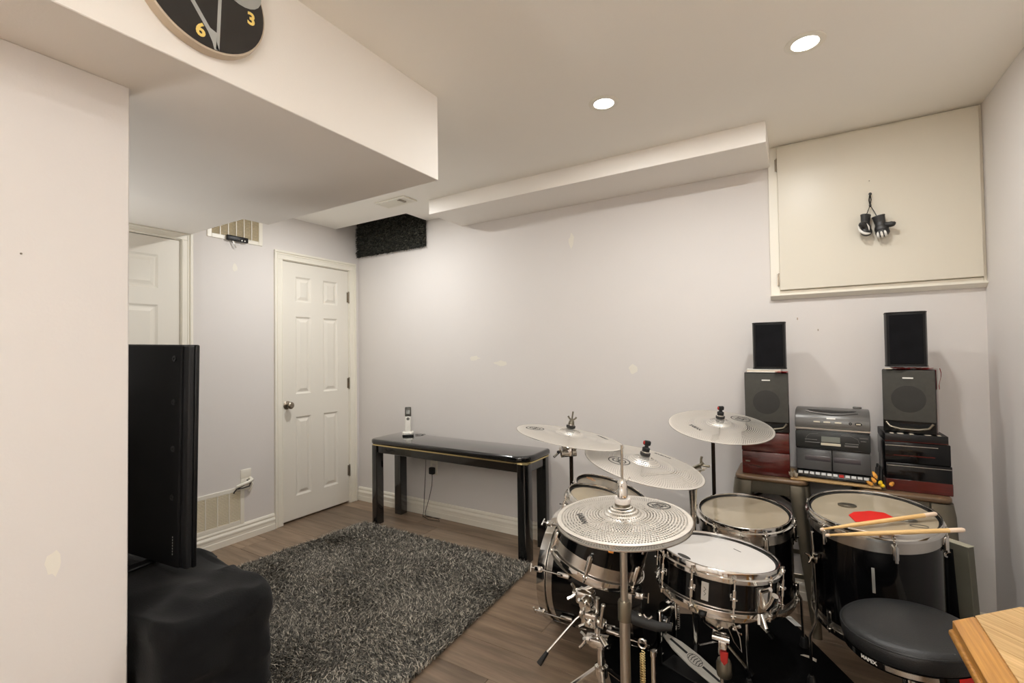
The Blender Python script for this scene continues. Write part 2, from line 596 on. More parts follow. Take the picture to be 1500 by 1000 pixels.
# ================================================================== THE ROOM
# floor: laminate planks running along x
fl = tag(obj('floor', b2(N(), XL - 0.1, XR + 0.1, YF - 0.1, YB + 0.1, -0.06, -0.012), 'subfloor', smooth=0),
         'dark grey-brown laminate plank floor', 'floor', kind='structure')
rng = random.Random(3)
pw = 0.192
row = 0
y = YB + 0.02
while y > YF - 0.02:
    x = XL - 0.1 - rng.uniform(0.05, 1.2)
    while x < XR + 0.1:
        x2 = x + 1.285
        a, b_ = max(x, XL - 0.1), min(x2, XR + 0.1)
        if b_ - a > 0.05:
            L = b_ - a
            o = obj('plank', b2(N(), -L / 2 + 0.0006, L / 2 - 0.0006, -pw / 2 + 0.0006, pw / 2 - 0.0006, -0.012, -rng.uniform(0, 0.0004), 0.0012, 1),
                    'plank', fl, T((a + b_) / 2, y - pw / 2, 0), smooth=0)
        x = x2
    y -= pw

# ceiling with the open notch in the far left corner
NX, NY = -2.565, 2.65
bm = N()
b2(bm, XL - 0.1, XR + 0.1, YF - 0.1, NY, CZ, CZ + 0.2)
b2(bm, NX, XR + 0.1, NY, YB + 0.1, CZ, CZ + 0.2)
b2(bm, XL - 0.1, NX, NY, YB + 0.1, CZ + 0.2, CZ + 0.25)
tag(obj('ceiling', bm, 'ceiling', smooth=0), 'flat beige-white painted ceiling with recessed lights', 'ceiling', kind='structure')

# walls
D1 = (2.156, 2.788, 2.045)      # door 1 opening y0, y1, top
D2 = (0.700, 1.462, 2.062)
bm = N()
for a, b_ in ((YF - 0.1, D2[0]), (D2[1], D1[0]), (D1[1], YB + 0.1)):
    b2(bm, XL - 0.12, XL, a, b_, 0, CZ + 0.2)
b2(bm, XL - 0.12, XL, D2[0], D2[1], D2[2], CZ + 0.2)
b2(bm, XL - 0.12, XL, D1[0], D1[1], D1[2], CZ + 0.2)
wl = tag(obj('wall_left', bm, 'wall', smooth=0), 'pale grey wall with the two white panel doors', 'wall', kind='structure')
wb = tag(obj('wall_back', b2(N(), XL, XR, YB, YB + 0.12, 0, CZ + 0.2), 'wall', smooth=0),
         'long pale grey wall behind the console table and drums', 'wall', kind='structure')
tag(obj('wall_right', b2(N(), XR, XR + 0.12, YF - 0.1, YB + 0.12, 0, CZ), 'wall', smooth=0),
    'pale grey wall at the right edge of the picture', 'wall', kind='structure')
tag(obj('wall_front', b2(N(), XL, XR, YF - 0.12, YF, 0, CZ), 'wall', smooth=0),
    'pale grey wall behind the viewpoint', 'wall', kind='structure')
PX, PY = -1.52, 0.531
wp = tag(obj('wall_partition', b2(N(), PX - 0.12, PX, YF, PY, 0, 2.033, 0.003, 1), 'wall', smooth=0),
         'pale grey wall end close to the viewer, hiding part of the television', 'wall', kind='structure')

# soffit over the left part of the room, two heights
bm = N()
b2(bm, -2.505, -1.275, YF, 1.51, 2.033, CZ, 0.002, 1)
b2(bm, XL, -2.505, YF, 1.512, 2.107, CZ)
tag(obj('ceiling_soffit', bm, 'soffit', smooth=0), 'deep boxed soffit hanging from the ceiling under the clock', 'soffit', kind='structure')

# bulkhead along the back wall: rounded under edge
bm = N()
b2(bm, -2.207, -0.108, 2.507, YB, 2.286, CZ, 0.002, 1)
tag(obj('ceiling_bulkhead', bm, 'soffit', smooth=0), 'long shallow bulkhead along the top of the back wall', 'bulkhead', kind='structure')

# primer patches on the walls
def blob(n=9, rx=0.02, rz=0.03, seed=0):
    r = random.Random(seed)
    return [(rx * cos(2 * pi * k / n) * r.uniform(0.6, 1.2), rz * sin(2 * pi * k / n) * r.uniform(0.6, 1.2)) for k in range(n)]
def patch(parent, Mx, rx, rz, seed):
    obj('paint_patch', prism(N(), blob(11, rx, rz, seed), 0, 0.0007), 'patch', parent, Mx, smooth=0)
FB = Matrix(((1, 0, 0, 0), (0, 0, -1, 0), (0, 1, 0, 0), (0, 0, 0, 1)))       # xy plane -> xz plane, facing -y
FX = Matrix(((0, 0, 1, 0), (1, 0, 0, 0), (0, 1, 0, 0), (0, 0, 0, 1)))        # xy plane -> yz plane, facing +x
FXm = Matrix(((0, 0, -1, 0), (-1, 0, 0, 0), (0, 1, 0, 0), (0, 0, 0, 1)))     # facing -x
for x_, z_, rx, rz, sd in ((-1.285, 2.051, 0.022, 0.05, 1), (-2.1, 1.262, 0.05, 0.02, 2), (-1.86, 1.225, 0.06, 0.02, 3), (-0.88, 1.19, 0.035, 0.03, 4)):
    patch(wb, T(x_, YB, z_) @ FB, rx, rz, sd)
patch(wp, T(PX, 0.385, 0.82) @ FX, 0.014, 0.03, 5)
patch(wl, T(XL, 1.80, 1.93) @ FX, 0.018, 0.03, 6)

# screw holes and scuffs
for x_, z_, s_ in ((-1.98, 0.47, 0.006), (-1.86, 0.465, 0.006), (0.0, 1.462, 0.006), (0.09, 1.40, 0.005)):
    obj('screw_hole', b2(N(), -s_ / 2, s_ / 2, -0.0008, 0, -s_, s_, 0.0003, 1), 'nickel', wb, T(x_, YB, z_), smooth=0)
obj('screw_hole', ball(N(), (0, 0, 0), 0.0022), 'nickel', wp, T(PX, 0.327, 1.55))

# baseboards: moulded profile swept along the wall
BP = [(0, 0), (0.017, 0), (0.017, 0.040), (0.0145, 0.043), (0.0145, 0.064), (0.017, 0.067), (0.017, 0.078), (0.012, 0.086), (0.0075, 0.092),
      (0.011, 0.097), (0.011, 0.105), (0.006, 0.116), (0.0, 0.119)]
def sweep(bm, prof, p0, p1, nrm, mi=0):
    """prof (out, up) swept from p0 to p1; nrm points out of the wall"""
    t = bmesh.new()
    p0, p1, nrm = Vector(p0), Vector(p1), Vector(nrm)
    A = [t.verts.new(p0 + nrm * a + Vector((0, 0, z))) for a, z in prof]
    B = [t.verts.new(p1 + nrm * a + Vector((0, 0, z))) for a, z in prof]
    n = len(prof)
    for i in range(n):
        t.faces.new((A[i], A[(i + 1) % n], B[(i + 1) % n], B[i]))
    t.faces.new(A[::-1]); t.faces.new(B)
    bmesh.ops.recalc_face_normals(t, faces=t.faces)
    merge(bm, t, I4, mi)
    return bm
tag(obj('baseboard_back', sweep(N(), BP, (XL, YB, 0), (XR, YB, 0), (0, -1, 0)), 'trim', smooth=0),
    'moulded white baseboard along the long back wall', 'baseboard', kind='structure')
bm = N()
sweep(bm, BP, (XL, D2[1] + 0.065, 0), (XL, D1[0] - 0.069, 0), (1, 0, 0))
sweep(bm, BP, (XL, YF, 0), (XL, D2[0] - 0.066, 0), (1, 0, 0))
tag(obj('baseboard_left', bm, 'trim', smooth=0), 'moulded white baseboard below the wall vent by the doors', 'baseboard', kind='structure')
tag(obj('baseboard_right', sweep(N(), BP, (XR, YF, 0), (XR, YB - 0.017, 0), (-1, 0, 0)), 'trim', smooth=0),
    'moulded white baseboard along the right wall', 'baseboard', kind='structure')

# ------------------------------------------------------------------ six-panel doors
def panel_mesh(w, h):
    """raised-and-fielded panel: sloped sink, flat field"""
    bm = N()
    rs = [(0, 0.0), (0.012, -0.009), (0.020, -0.009), (0.042, -0.001), (0.046, -0.001)]
    t = bmesh.new()
    rings = []
    for ins, d in rs:
        x, z = w / 2 - ins, h / 2 - ins
        rings.append([t.verts.new((d, sx * x, sz * z)) for sx, sz in ((-1, -1), (1, -1), (1, 1), (-1, 1))])
    for a, b_ in zip(rings, rings[1:]):
        for k in range(4):
            t.faces.new((a[k], a[(k + 1) % 4], b_[(k + 1) % 4], b_[k]))
    t.faces.new(rings[-1])
    bmesh.ops.recalc_face_normals(t, faces=t.faces)
    if t.faces[-1].normal.x < 0:
        bmesh.ops.reverse_faces(t, faces=t.faces)
    merge(bm, t)
    return bm

def door(name, label, y0, y1, z0, z1, cols, rows, xf):
    """slab in the left wall; cols/rows are the panel spans"""
    d = thing(name, label, 'door', T(xf, 0, 0), kind='structure')
    bm = N()
    ys = [y0] + [v for c in cols for v in c] + [y1]
    for i in range(0, len(ys), 2):
        b2(bm, -0.035, 0, ys[i], ys[i + 1], z0, z1)
    zs = [z0] + [v for r in rows for v in r] + [z1]
    for c in cols:
        for i in range(0, len(zs), 2):
            b2(bm, -0.035, 0, c[0], c[1], zs[i], zs[i + 1])
        b2(bm, -0.035, -0.012, c[0], c[1], z0, z1)
    obj('door_leaf', bm, 'door', d, smooth=0)
    for c in cols:
        for r in rows:
            obj('door_panel', panel_mesh(c[1] - c[0], r[1] - r[0]), 'door', d, T(0, (c[0] + c[1]) / 2, (r[0] + r[1]) / 2), smooth=0)
    return d

def casing(d, y0, y1, top, xf, wd=0.058):
    """moulded casing on three sides, plus jamb"""
    x = XL - xf
    def piece(a0, a1, b0, b1, vert):
        bm = N()
        b2(bm, x, x + 0.011, a0, a1, b0, b1, 0.002, 1)
        return bm
    for side in (-1, 1):
        e = y0 if side < 0 else y1
        o_ = e + side * wd
        bm = N()
        lo, hi = sorted((e, o_))
        b2(bm, x, x + 0.010, lo, hi, 0, top - 0.0005, 0.002, 1)
        lo, hi = sorted((o_, o_ - side * 0.018))
        b2(bm, x, x + 0.019, lo, hi, 0, top + wd - 0.0185, 0.004, 2)
        lo, hi = sorted((o_ - side * 0.022, o_ - side * 0.032))
        b2(bm, x, x + 0.014, lo, hi, 0, top + wd - 0.0325, 0.003, 2)
        lo, hi = sorted((e + side * 0.001, e + side * 0.008))
        b2(bm, x, x + 0.013, lo, hi, 0, top + 0.0005, 0.003, 2)
        obj('door_casing', bm, 'trim', d, smooth=0)
    bm = N()
    b2(bm, x, x + 0.010, y0 - wd, y1 + wd, top, top + wd, 0.002, 1)
    b2(bm, x, x + 0.0192, y0 - wd, y1 + wd, top + wd - 0.018, top + wd, 0.004, 2)
    b2(bm, x, x + 0.0142, y0 - wd + 0.02, y1 + wd - 0.02, top + wd - 0.032, top + wd - 0.022, 0.003, 2)
    b2(bm, x, x + 0.0132, y0, y1, top + 0.001, top + 0.008, 0.003, 2)
    obj('door_casing', bm, 'trim', d, smooth=0)
    bm = N()
    b2(bm, x - 0.115, x, y0 - 0.0, y0 + 0.004, 0, top)
    b2(bm, x - 0.115, x, y1 - 0.004, y1 + 0.0, 0, top)
    b2(bm, x - 0.115, x, y0, y1, top - 0.004, top)
    b2(bm, x - 0.06, x - 0.045, y0, y1, 0, top)
    obj('door_jamb', bm, 'trim', d, smooth=0)

xf = XL - 0.006
d1 = door('door_1', 'white six-panel closet door with a round nickel knob', D1[0] + 0.006, D1[1] - 0.006, 0.018, D1[2] - 0.008,
          ((2.273, 2.411), (2.526, 2.670)), ((0.195, 0.815), (0.995, 1.61), (1.727, 1.928)), xf)
casing(d1, D1[0], D1[1], D1[2], xf, 0.068)
k = obj('door_knob', lathe(N(), [(0, 0), (0.030, 0), (0.032, 0.003), (0.026, 0.008), (0.011, 0.011), (0.010, 0.026), (0.016, 0.032), (0.026, 0.042),
        (0.0275, 0.052), (0.022, 0.060), (0.012, 0.063), (0.006, 0.061), (0, 0.061)], 28, RY(pi / 2)), 'nickel', d1, T(0, 2.198, 0.915))
for z in (1.807, 1.05, 0.285):
    bm = N()
    cyl(bm, (0.008, 0, -0.045), (0.008, 0, 0.045), 0.0055, 10)
    ball(bm, (0.008, 0, 0.047), 0.0055); ball(bm, (0.008, 0, -0.047), 0.0055)
    b2(bm, 0.0, 0.004, -0.016, 0.0, -0.044, 0.044)
    obj('hinge', bm, 'nickel', d1, T(0, D1[1] - 0.004, z))
obj('strike_plate', b2(N(), 0, 0.002, -0.004, 0.004, -0.022, 0.022), 'nickel', d1, T(0.006, D1[0] - 0.004, 0.93))
obj('strike_plate', b2(N(), 0, 0.002, -0.005, 0.003, -0.02, 0.02), 'nickel', d1, T(0.022, D1[0] - 0.06, 1.36))

d2 = door('door_2', 'white six-panel door partly hidden behind the television and wall end', D2[0] + 0.006, D2[1] - 0.006, 0.018, D2[2] - 0.008,
          ((0.83, 1.035), (1.125, 1.336)), ((0.195, 0.815), (0.995, 1.63), (1.733, 1.943)), xf)
casing(d2, D2[0], D2[1], D2[2], xf, 0.064)

# ------------------------------------------------------------------ storage hatch high on the back wall
h = thing('door_3', 'large white access hatch high on the back wall in a shallow frame', 'hatch', T(0, YB, 0), kind='structure')
HX0, HX1, HZ0, HZ1 = -0.118, XR, 1.592, CZ
bm = N()
b2(bm, HX0, HX0 + 0.044, -0.022, 0, HZ0, HZ1 - 0.001, 0.0015, 1)
b2(bm, HX1 - 0.011, HX1, -0.022, 0, HZ0, HZ1 - 0.001, 0.0015, 1)
b2(bm, HX0 + 0.044, HX1 - 0.011, -0.022, 0, 2.377, HZ1 - 0.001, 0.0015, 1)
b2(bm, HX0 + 0.044, HX1 - 0.011, -0.022, 0, HZ0, 1.612, 0.0015, 1)
obj('hatch_frame', bm, 'trim', h, smooth=0)
bm = N()
prism(bm, [(-0.001, 0), (-0.040, 0.0), (-0.040, -0.006), (-0.012, -0.024), (-0.001, -0.024)], HX0 - 0.002, HX1, Mx=Matrix(((0, 0, 1, 0), (1, 0, 0, 0), (0, 1, 0, HZ0), (0, 0, 0, 1))))
obj('hatch_ledge', bm, 'trim', h, smooth=0)
obj('hatch_panel', b2(N(), HX0 + 0.043, HX1 - 0.013, -0.042, -0.004, 1.614, 2.376, 0.003, 2), 'hatch', h, smooth=0)
for z in (2.286, 1.672):
    bm = N()
    b2(bm, -0.007, 0.005, -0.0255, -0.022, -0.032, 0.032, 0.001, 1)
    cyl(bm, (0.003, -0.028, -0.034), (0.003, -0.028, 0.034), 0.005, 10)
    obj('hinge', bm, 'nickel', h, T(HX0 + 0.038, 0, z))
obj('nail_hole', ball(N(), (0, 0, 0), 0.0025), 'nickel', h, T(0.314, -0.042, 2.118))

# ------------------------------------------------------------------ grilles and vents
def wall_grille(name, label, y0, y1, z0, z1, nb, Mx):
    g = thing(name, label, 'vent', Mx)
    w_, h_ = y1 - y0, z1 - z0
    bm = N()
    fr = 0.028
    b2(bm, 0, 0.008, 0, fr, 0, h_, 0.002, 1)
    b2(bm, 0, 0.008, w_ - fr, w_, 0, h_, 0.002, 1)
    b2(bm, 0, 0.0079, fr, w_ - fr, 0, fr, 0.002, 1)
    b2(bm, 0, 0.0079, fr, w_ - fr, h_ - fr, h_, 0.002, 1)
    obj('vent_frame', bm, 'trim', g, smooth=0)
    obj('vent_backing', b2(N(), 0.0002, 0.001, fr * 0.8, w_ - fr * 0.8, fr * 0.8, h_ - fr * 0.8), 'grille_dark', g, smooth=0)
    nn = int((h_ - 2 * fr) / 0.0095)
    bm = N()
    for i in range(nn):
        z = fr + (i + 0.5) * (h_ - 2 * fr) / nn
        box(bm, (0.004, w_ / 2, z), (0.0075, w_ - 2 * fr, 0.0012), Mx=T(0, 0, 0) @ T(0.004, 0, z) @ RY(radians(38)) @ T(-0.004, 0, -z))
    lv = obj('louvre_blades', bm, 'grille', g, smooth=0)
    lv['kind'] = 'stuff'
    for i in range(1, nb + 1):
        yy = fr + (w_ - 2 * fr) * i / (nb + 1)
        obj('vent_bar', b2(N(), 0.002, 0.0088, yy - 0.0025, yy + 0.0025, fr * 0.9, h_ - fr * 0.9), 'trim', g, smooth=0)
    return g
wall_grille('wall_vent', 'low cream return-air grille just above the baseboard', 1.50, 1.862, 0.116, 0.378, 3, T(XL, 1.50, 0.116))
wall_grille('wall_vent', 'high cream return-air grille tucked up under the soffit', 1.616, 1.999, 2.118, 2.375, 5, T(XL, 1.616, 2.118))

bx = thing('clip_box', 'small black box with loose wires clipped to the high grille', 'sensor', T(XL + 0.009, 1.735, 2.128))
bm = N(); b2(bm, 0, 0.022, 0, 0.145, -0.014, 0.022, 0.004, 2)
obj('box_body', bm, 'black_satin', bx)
bm = N()
b2(bm, 0.022, 0.0235, 0.094, 0.102, -0.008, 0.0, 0.0005, 1); b2(bm, 0.022, 0.0235, 0.115, 0.123, -0.008, 0.0, 0.0005, 1)
obj('terminal', bm, 'steel', bx)
bm = N()
tube(bm, [(0.012, 0.04, -0.013), (0.016, 0.045, -0.03), (0.012, 0.055, -0.05), (0.008, 0.062, -0.062)], 0.0022, 6)
tube(bm, [(0.012, 0.05, -0.013), (0.018, 0.05, -0.025), (0.014, 0.056, -0.045), (0.009, 0.066, -0.058)], 0.0018, 6)
obj('loose_wire', bm, 'steel', bx)

cv = thing('ceiling_vent', 'small white ceiling register hanging slightly open near the soffit', 'vent', T(-2.423, 2.402, CZ) @ RZ(radians(-1)))
bm = N()
for a in ((-0.145, 0.145, -0.066, -0.046), (-0.145, 0.145, 0.046, 0.066)):
    b2(bm, a[0], a[1], a[2], a[3], -0.010, -0.002, 0.002, 1)
b2(bm, -0.145, -0.122, -0.046, 0.046, -0.010, -0.002, 0.002, 1)
b2(bm, 0.122, 0.145, -0.046, 0.046, -0.010, -0.002, 0.002, 1)
obj('vent_frame', bm, 'trim', cv, smooth=0)
obj('vent_throat', b2(N(), -0.13, 0.13, -0.05, 0.05, -0.0019, -0.0005), 'nickel', cv, smooth=0)
for i in range(7):
    yy = -0.04 + i * 0.0133
    obj('vent_blade', box(N(), (0, 0, 0), (0.24, 0.012, 0.0012)), 'trim', cv, T(0, yy, -0.007) @ RX(radians(-35)), smooth=0)
bm = N(); b2(bm, -0.012, 0.012, -0.03, 0.03, -0.016, -0.008, 0.003, 1); cyl(bm, (0, -0.03, -0.014), (0, -0.045, -0.02), 0.004, 8)
obj('damper_lever', bm, 'nickel', cv, T(0.075, -0.01, 0))

# recessed lamps: each with its own lamp inside
def downlight(x, y, label, level=1.0, group=None):
    t_ = thing('recessed_light', label, 'ceiling light', T(x, y, CZ), group)
    obj('trim_ring', lathe(N(), [(0.043, -0.004), (0.060, -0.004), (0.064, -0.002), (0.064, -0.0004), (0.043, -0.0004)], 36, closed=True), 'trim', t_)
    obj('lamp_lens', lathe(N(), [(0, -0.003), (0.0428, -0.003), (0.0428, -0.001), (0, -0.001)], 28), 'lens', t_)
    ld = bpy.data.lights.new('lamp', 'AREA')
    ld.shape = 'DISK'; ld.size = 0.084; ld.energy = LAMP_POWER * level; ld.color = LAMP_COLOR
    lo = bpy.data.objects.new('lamp', ld)
    COL.objects.link(lo)
    lo.parent = t_
    lo.location = (0, 0, -0.006)
LX = (-0.700, 0.045)
downlight(LX[0], 1.94, 'glowing round recessed ceiling light, the farther one from the right wall')
downlight(LX[1], 1.942, 'glowing round recessed ceiling light nearer the right wall, above the throne')
downlight(-2.50, 2.08, 'round recessed ceiling light hidden behind the soffit, nearest the closet door', DOOR_LAMP)
downlight(0.30, 0.42, 'round recessed ceiling light straight above the viewpoint', NEAR_ROW)
downlight(-0.45, 0.42, 'round recessed ceiling light between the viewpoint and the wall clock', NEAR_ROW)
for k_, yy in enumerate((-1.0, -2.4, -3.8)):  # unseen rows added as fill, to even out the light
    for j_, xx in enumerate((0.045, -0.70)):
        if k_ == 0 and j_ == 1:
            continue
        downlight(xx, yy, ('first', 'second', 'third')[k_] + ' row of unseen recessed lights added as fill behind the viewpoint, the one ' + ('by the right wall' if j_ == 0 else 'by the soffit'))

# unseen uplighters added as fill to brighten the ceilings: one behind the viewpoint, one in the alcove behind the wall end
def uplighter(label, x, y, zt, power):
    t_ = thing('fill_uplight', label, 'added fill light', T(x, y, 0))
    obj('base', lathe(N(), [(0, 0.0006), (0.13, 0.0006), (0.135, 0.008), (0.12, 0.022), (0.02, 0.03), (0, 0.03)], 32), 'black_satin', t_)
    obj('pole', cyl(N(), (0, 0, 0.03), (0, 0, zt - 0.13), 0.012, 16), 'black_satin', t_)
    obj('bowl_shade', lathe(N(), [(0, zt - 0.13), (0.03, zt - 0.13), (0.10, zt - 0.09), (0.155, zt), (0.150, zt), (0.095, zt - 0.082), (0.03, zt - 0.118), (0, zt - 0.118)], 36), 'black_satin', t_)
    obj('bulb', lathe(N(), [(0, zt - 0.117), (0.02, zt - 0.117), (0.03, zt - 0.09), (0.02, zt - 0.06), (0, zt - 0.055)], 16), 'lens', t_)
    ld = bpy.data.lights.new('lamp', 'AREA')
    ld.shape = 'DISK'; ld.size = 0.20; ld.energy = power; ld.color = LAMP_COLOR
    lo = bpy.data.objects.new('lamp', ld)
    COL.objects.link(lo)
    lo.parent = t_
    lo.matrix_local = T(0, 0, zt - 0.04) @ RX(pi)
uplighter('unseen uplighter added as fill light, standing behind the viewpoint', 0.30, -1.6, 1.70, UPLIGHT_FILL_POWER)
uplighter('unseen uplighter added as fill light in the alcove behind the near wall end', -2.98, 0.22, 1.00, ALCOVE_FILL_POWER)

# ------------------------------------------------------------------ shag piece in the ceiling notch
sg = thing('shag_rug_piece', 'black shag rug remnant hung in the ceiling gap above the closet door', 'rug', T(-2.98, YB - 0.001, 2.345))
b2_ = (-0.395, 0.405, -0.010, 0, -0.165, 0.215)
obj('rug_backing', b2(N(), *b2_), 'rug_back', sg, smooth=0)
r_ = np.random.default_rng(5)
n_ = 15000
P_ = np.stack([r_.uniform(b2_[0] - 0.004, b2_[1] + 0.008, n_), np.full(n_, -0.009), r_.uniform(b2_[4] - 0.004, b2_[5], n_)], 1)
strands('shag_pile', P_, np.array([0, 0, -0.7]), 0.028, 0.0060, 0.8, 'shag_black', sg, up=(0, -1, 0), seed=6)

# ================================================================== RUG
rug = thing('shag_rug', 'large dark grey shag rug on the laminate in front of the console table', 'rug', T(-2.1, 1.6, 0))
Q = np.array([[-2.86, 2.488], [-1.40, 2.50], [-1.315, 0.97], [-2.99, 0.97]]) - np.array([-2.1, 1.6])
obj('rug_backing', prism(N(), [tuple(q * 0.975) for q in Q], 0.0006, 0.008), 'rug_back', rug, smooth=0)
r_ = np.random.default_rng(11)
n_ = 150000
a_, b_ = r_.random(n_) ** 0.85, r_.random(n_)
P2 = ((1 - a_) * (1 - b_))[:, None] * Q[0] + ((1 - a_) * b_)[:, None] * Q[1] + (a_ * b_)[:, None] * Q[2] + (a_ * (1 - b_))[:, None] * Q[3]
# tufts lean together in patches, as trodden pile does
fx = np.sin(P2[:, 0] * 9 + 2 * np.sin(P2[:, 1] * 5)) + 0.6 * np.sin(P2[:, 1] * 13 + 1)
fy = np.cos(P2[:, 1] * 8 + 2 * np.cos(P2[:, 0] * 6)) + 0.6 * np.cos(P2[:, 0] * 15)
P3 = np.column_stack([P2, np.full(n_, 0.007)])
strands('rug_pile', P3, np.column_stack([fx, fy, np.zeros(n_)]) * 0.55, 0.029, 0.0040, 0.85, 'rug_yarn', rug, seed=12)

# ================================================================== CONSOLE TABLE
TX0, TX1, TY0, TY1 = -2.842, -1.448, 2.523, 2.848
ct = thing('console_table', 'black lacquer console table with a brass line under its top', 'table', T((TX0 + TX1) / 2, (TY0 + TY1) / 2, 0))
hx, hy = (TX1 - TX0) / 2, (TY1 - TY0) / 2
bm = N()
prism(bm, round_rect(-hx - 0.006, hx + 0.006, -hy - 0.006, hy + 0.004, [0.03, 0.03, 0.05, 0.11], 8), 0.612, 0.652, 0.015, 4)
obj('table_top', bm, 'table_lacquer', ct)
obj('brass_trim', prism(N(), round_rect(-hx, hx, -hy, hy, [0.03, 0.03, 0.05, 0.1], 8), 0.603, 0.6119), 'brass', ct)
bm = N()
a = 0.012
b2(bm, -hx + 0.05, hx - 0.05, -hy + a, -hy + a + 0.018, 0.548, 0.6029, 0.002, 1)
b2(bm, -hx + 0.05, hx - 0.05, hy - a - 0.018, hy - a, 0.548, 0.6029, 0.002, 1)
b2(bm, -hx + a, -hx + a + 0.018, -hy + 0.05, hy - 0.05, 0.548, 0.6029, 0.002, 1)
b2(bm, hx - a - 0.018, hx - a, -hy + 0.05, hy - 0.05, 0.548, 0.6029, 0.002, 1)
obj('apron', bm, 'table_lacquer', ct)
for sx in (-1, 1):
    for sy in (-1, 1):
        cx, cy = sx * (hx - 0.036), sy * (hy - 0.036)
        rr = [0.006] * 4
        rr[{(1, 1): 0, (-1, 1): 1, (-1, -1): 2, (1, -1): 3}[(sx, sy)]] = 0.034
        bm = N()
        prism(bm, round_rect(cx - 0.036, cx + 0.036, cy - 0.036, cy + 0.036, rr, 7), 0.0006, 0.6028)
        obj('leg', bm, 'table_lacquer', ct)

# cordless phone on its charger
ph = thing('cordless_phone', 'silver cordless phone standing in its small charger on the console table', 'phone', T(-2.662, 2.752, 0.652) @ RZ(radians(40)))
bm = N()
prism(bm, round_rect(-0.043, 0.043, -0.040, 0.040, 0.014, 5), 0.0004, 0.010, 0.002, 1)
obj('charger_foot', bm, 'black_rubber', ph)
bm = N()
prism(bm, round_rect(-0.044, 0.044, -0.042, 0.038, 0.016, 5), 0.010, 0.034, 0.007, 3)
obj('charger_cradle', bm, 'phone_white', ph)
tilt = T(0, 0.0, 0.026) @ RX(radians(-8))
bm = N()
box(bm, (0, 0, 0.075), (0.047, 0.020, 0.150), 0.008, 3)
hs = obj('handset', bm, 'phone_white', ph, tilt)
bm = N(); box(bm, (0, -0.002, 0.150), (0.049, 0.022, 0.076), 0.007, 3)
obj('earpiece_panel', bm, 'phone_dark', hs, T(0, 0, 0.012))
obj('screen', box(N(), (0, -0.0138, 0.152), (0.030, 0.0012, 0.030), 0.0004, 1), 'lcd', hs, T(0, 0, 0.006))
bm = N(); cyl(bm, (0, -0.009, 0.106), (0, -0.0118, 0.106), 0.012, 20)
obj('navigation_pad', bm, 'phone_dark', hs)
for r0 in range(5):
    for c0 in range(3):
        obj('key', box(N(), (0, 0, 0), (0.011, 0.0022, 0.0075), 0.0008, 1), 'white_ink', hs, T(-0.0145 + 0.0145 * c0, -0.0108, 0.028 + 0.0135 * r0), smooth=0)
pc = tag(obj('phone_cord', tube(N(), [(-2.62, 2.79, 0.655), (-2.60, 2.83, 0.6555), (-2.585, 2.866, 0.650), (-2.583, 2.872, 0.62), (-2.583, 2.869, 0.4), (-2.60, 2.866, 0.16), (-2.605, 2.862, 0.03),
        (-2.59, 2.835, 0.004), (-2.50, 2.80, 0.003), (-2.40, 2.815, 0.003), (-2.44, 2.85, 0.0035), (-2.54, 2.845, 0.0035), (-2.58, 2.82, 0.0045)], 0.002, 6), 'black_rubber'),
         'thin dark phone cord hanging behind the console table to the floor', 'cord')
op = thing('wall_outlet', 'white wall outlet behind the console table', 'outlet', T(-2.512, YB, 0.386))
obj('cover_plate', b2(N(), -0.036, 0.036, -0.006, 0, -0.058, 0.058, 0.003, 2), 'trim', op)
obj('socket_face', b2(N(), -0.017, 0.017, -0.0075, -0.006, 0.006, 0.034, 0.0005, 1), 'felt_white', op)
pl = thing('power_adapter', 'black plug-in power adapter in the wall outlet under the table', 'adapter', T(-2.515, YB - 0.0062, 0.366))
obj('adapter_body', b2(N(), -0.023, 0.023, -0.036, -0.0005, -0.026, 0.028, 0.008, 3), 'black_rubber', pl)
obj('cord', tube(N(), [(0, -0.018, -0.024), (0.001, -0.018, -0.06), (-0.005, -0.016, -0.12), (-0.035, -0.014, -0.22), (-0.065, -0.014, -0.30), (-0.075, -0.02, -0.345), (-0.05, -0.04, -0.3565), (0.03, -0.045, -0.3575), (0.09, -0.03, -0.3575)], 0.0022, 6), 'black_rubber', pl)

# wall plate with pulled cables beside the closet door
wo = thing('cable_plate', 'white wall plate with loose black and white cables beside the closet door', 'outlet', T(XL, 1.872, 0.432))
obj('cover_plate', b2(N(), 0, 0.006, -0.036, 0.040, 0.0, 0.062, 0.003, 2), 'trim', wo)
obj('cover_plate', b2(N(), 0, 0.006, -0.034, 0.042, -0.085, -0.001, 0.003, 2), 'trim', wo)
bm = N()
tube(bm, [(0.006, 0.015, -0.022), (0.03, 0.022, -0.03), (0.04, 0.008, -0.055), (0.035, -0.035, -0.06), (0.03, -0.075, -0.058), (0.028, -0.092, -0.075), (0.028, -0.095, -0.085)], 0.0042, 8)
tube(bm, [(0.006, 0.010, -0.014), (0.028, 0.002, -0.026), (0.034, -0.03, -0.045), (0.03, -0.07, -0.056)], 0.0028, 8)
obj('black_cable', bm, 'black_rubber', wo)
bm = N()
tube(bm, [(0.006, 0.03, -0.006), (0.035, 0.03, -0.016), (0.042, 0.0, -0.024), (0.036, -0.045, -0.034), (0.022, -0.07, -0.045)], 0.011, 10)
tube(bm, [(0.006, 0.036, -0.02), (0.022, 0.04, -0.05), (0.018, 0.03, -0.082), (0.010, 0.02, -0.10)], 0.006, 8)
obj('white_cable', bm, 'trim', wo)

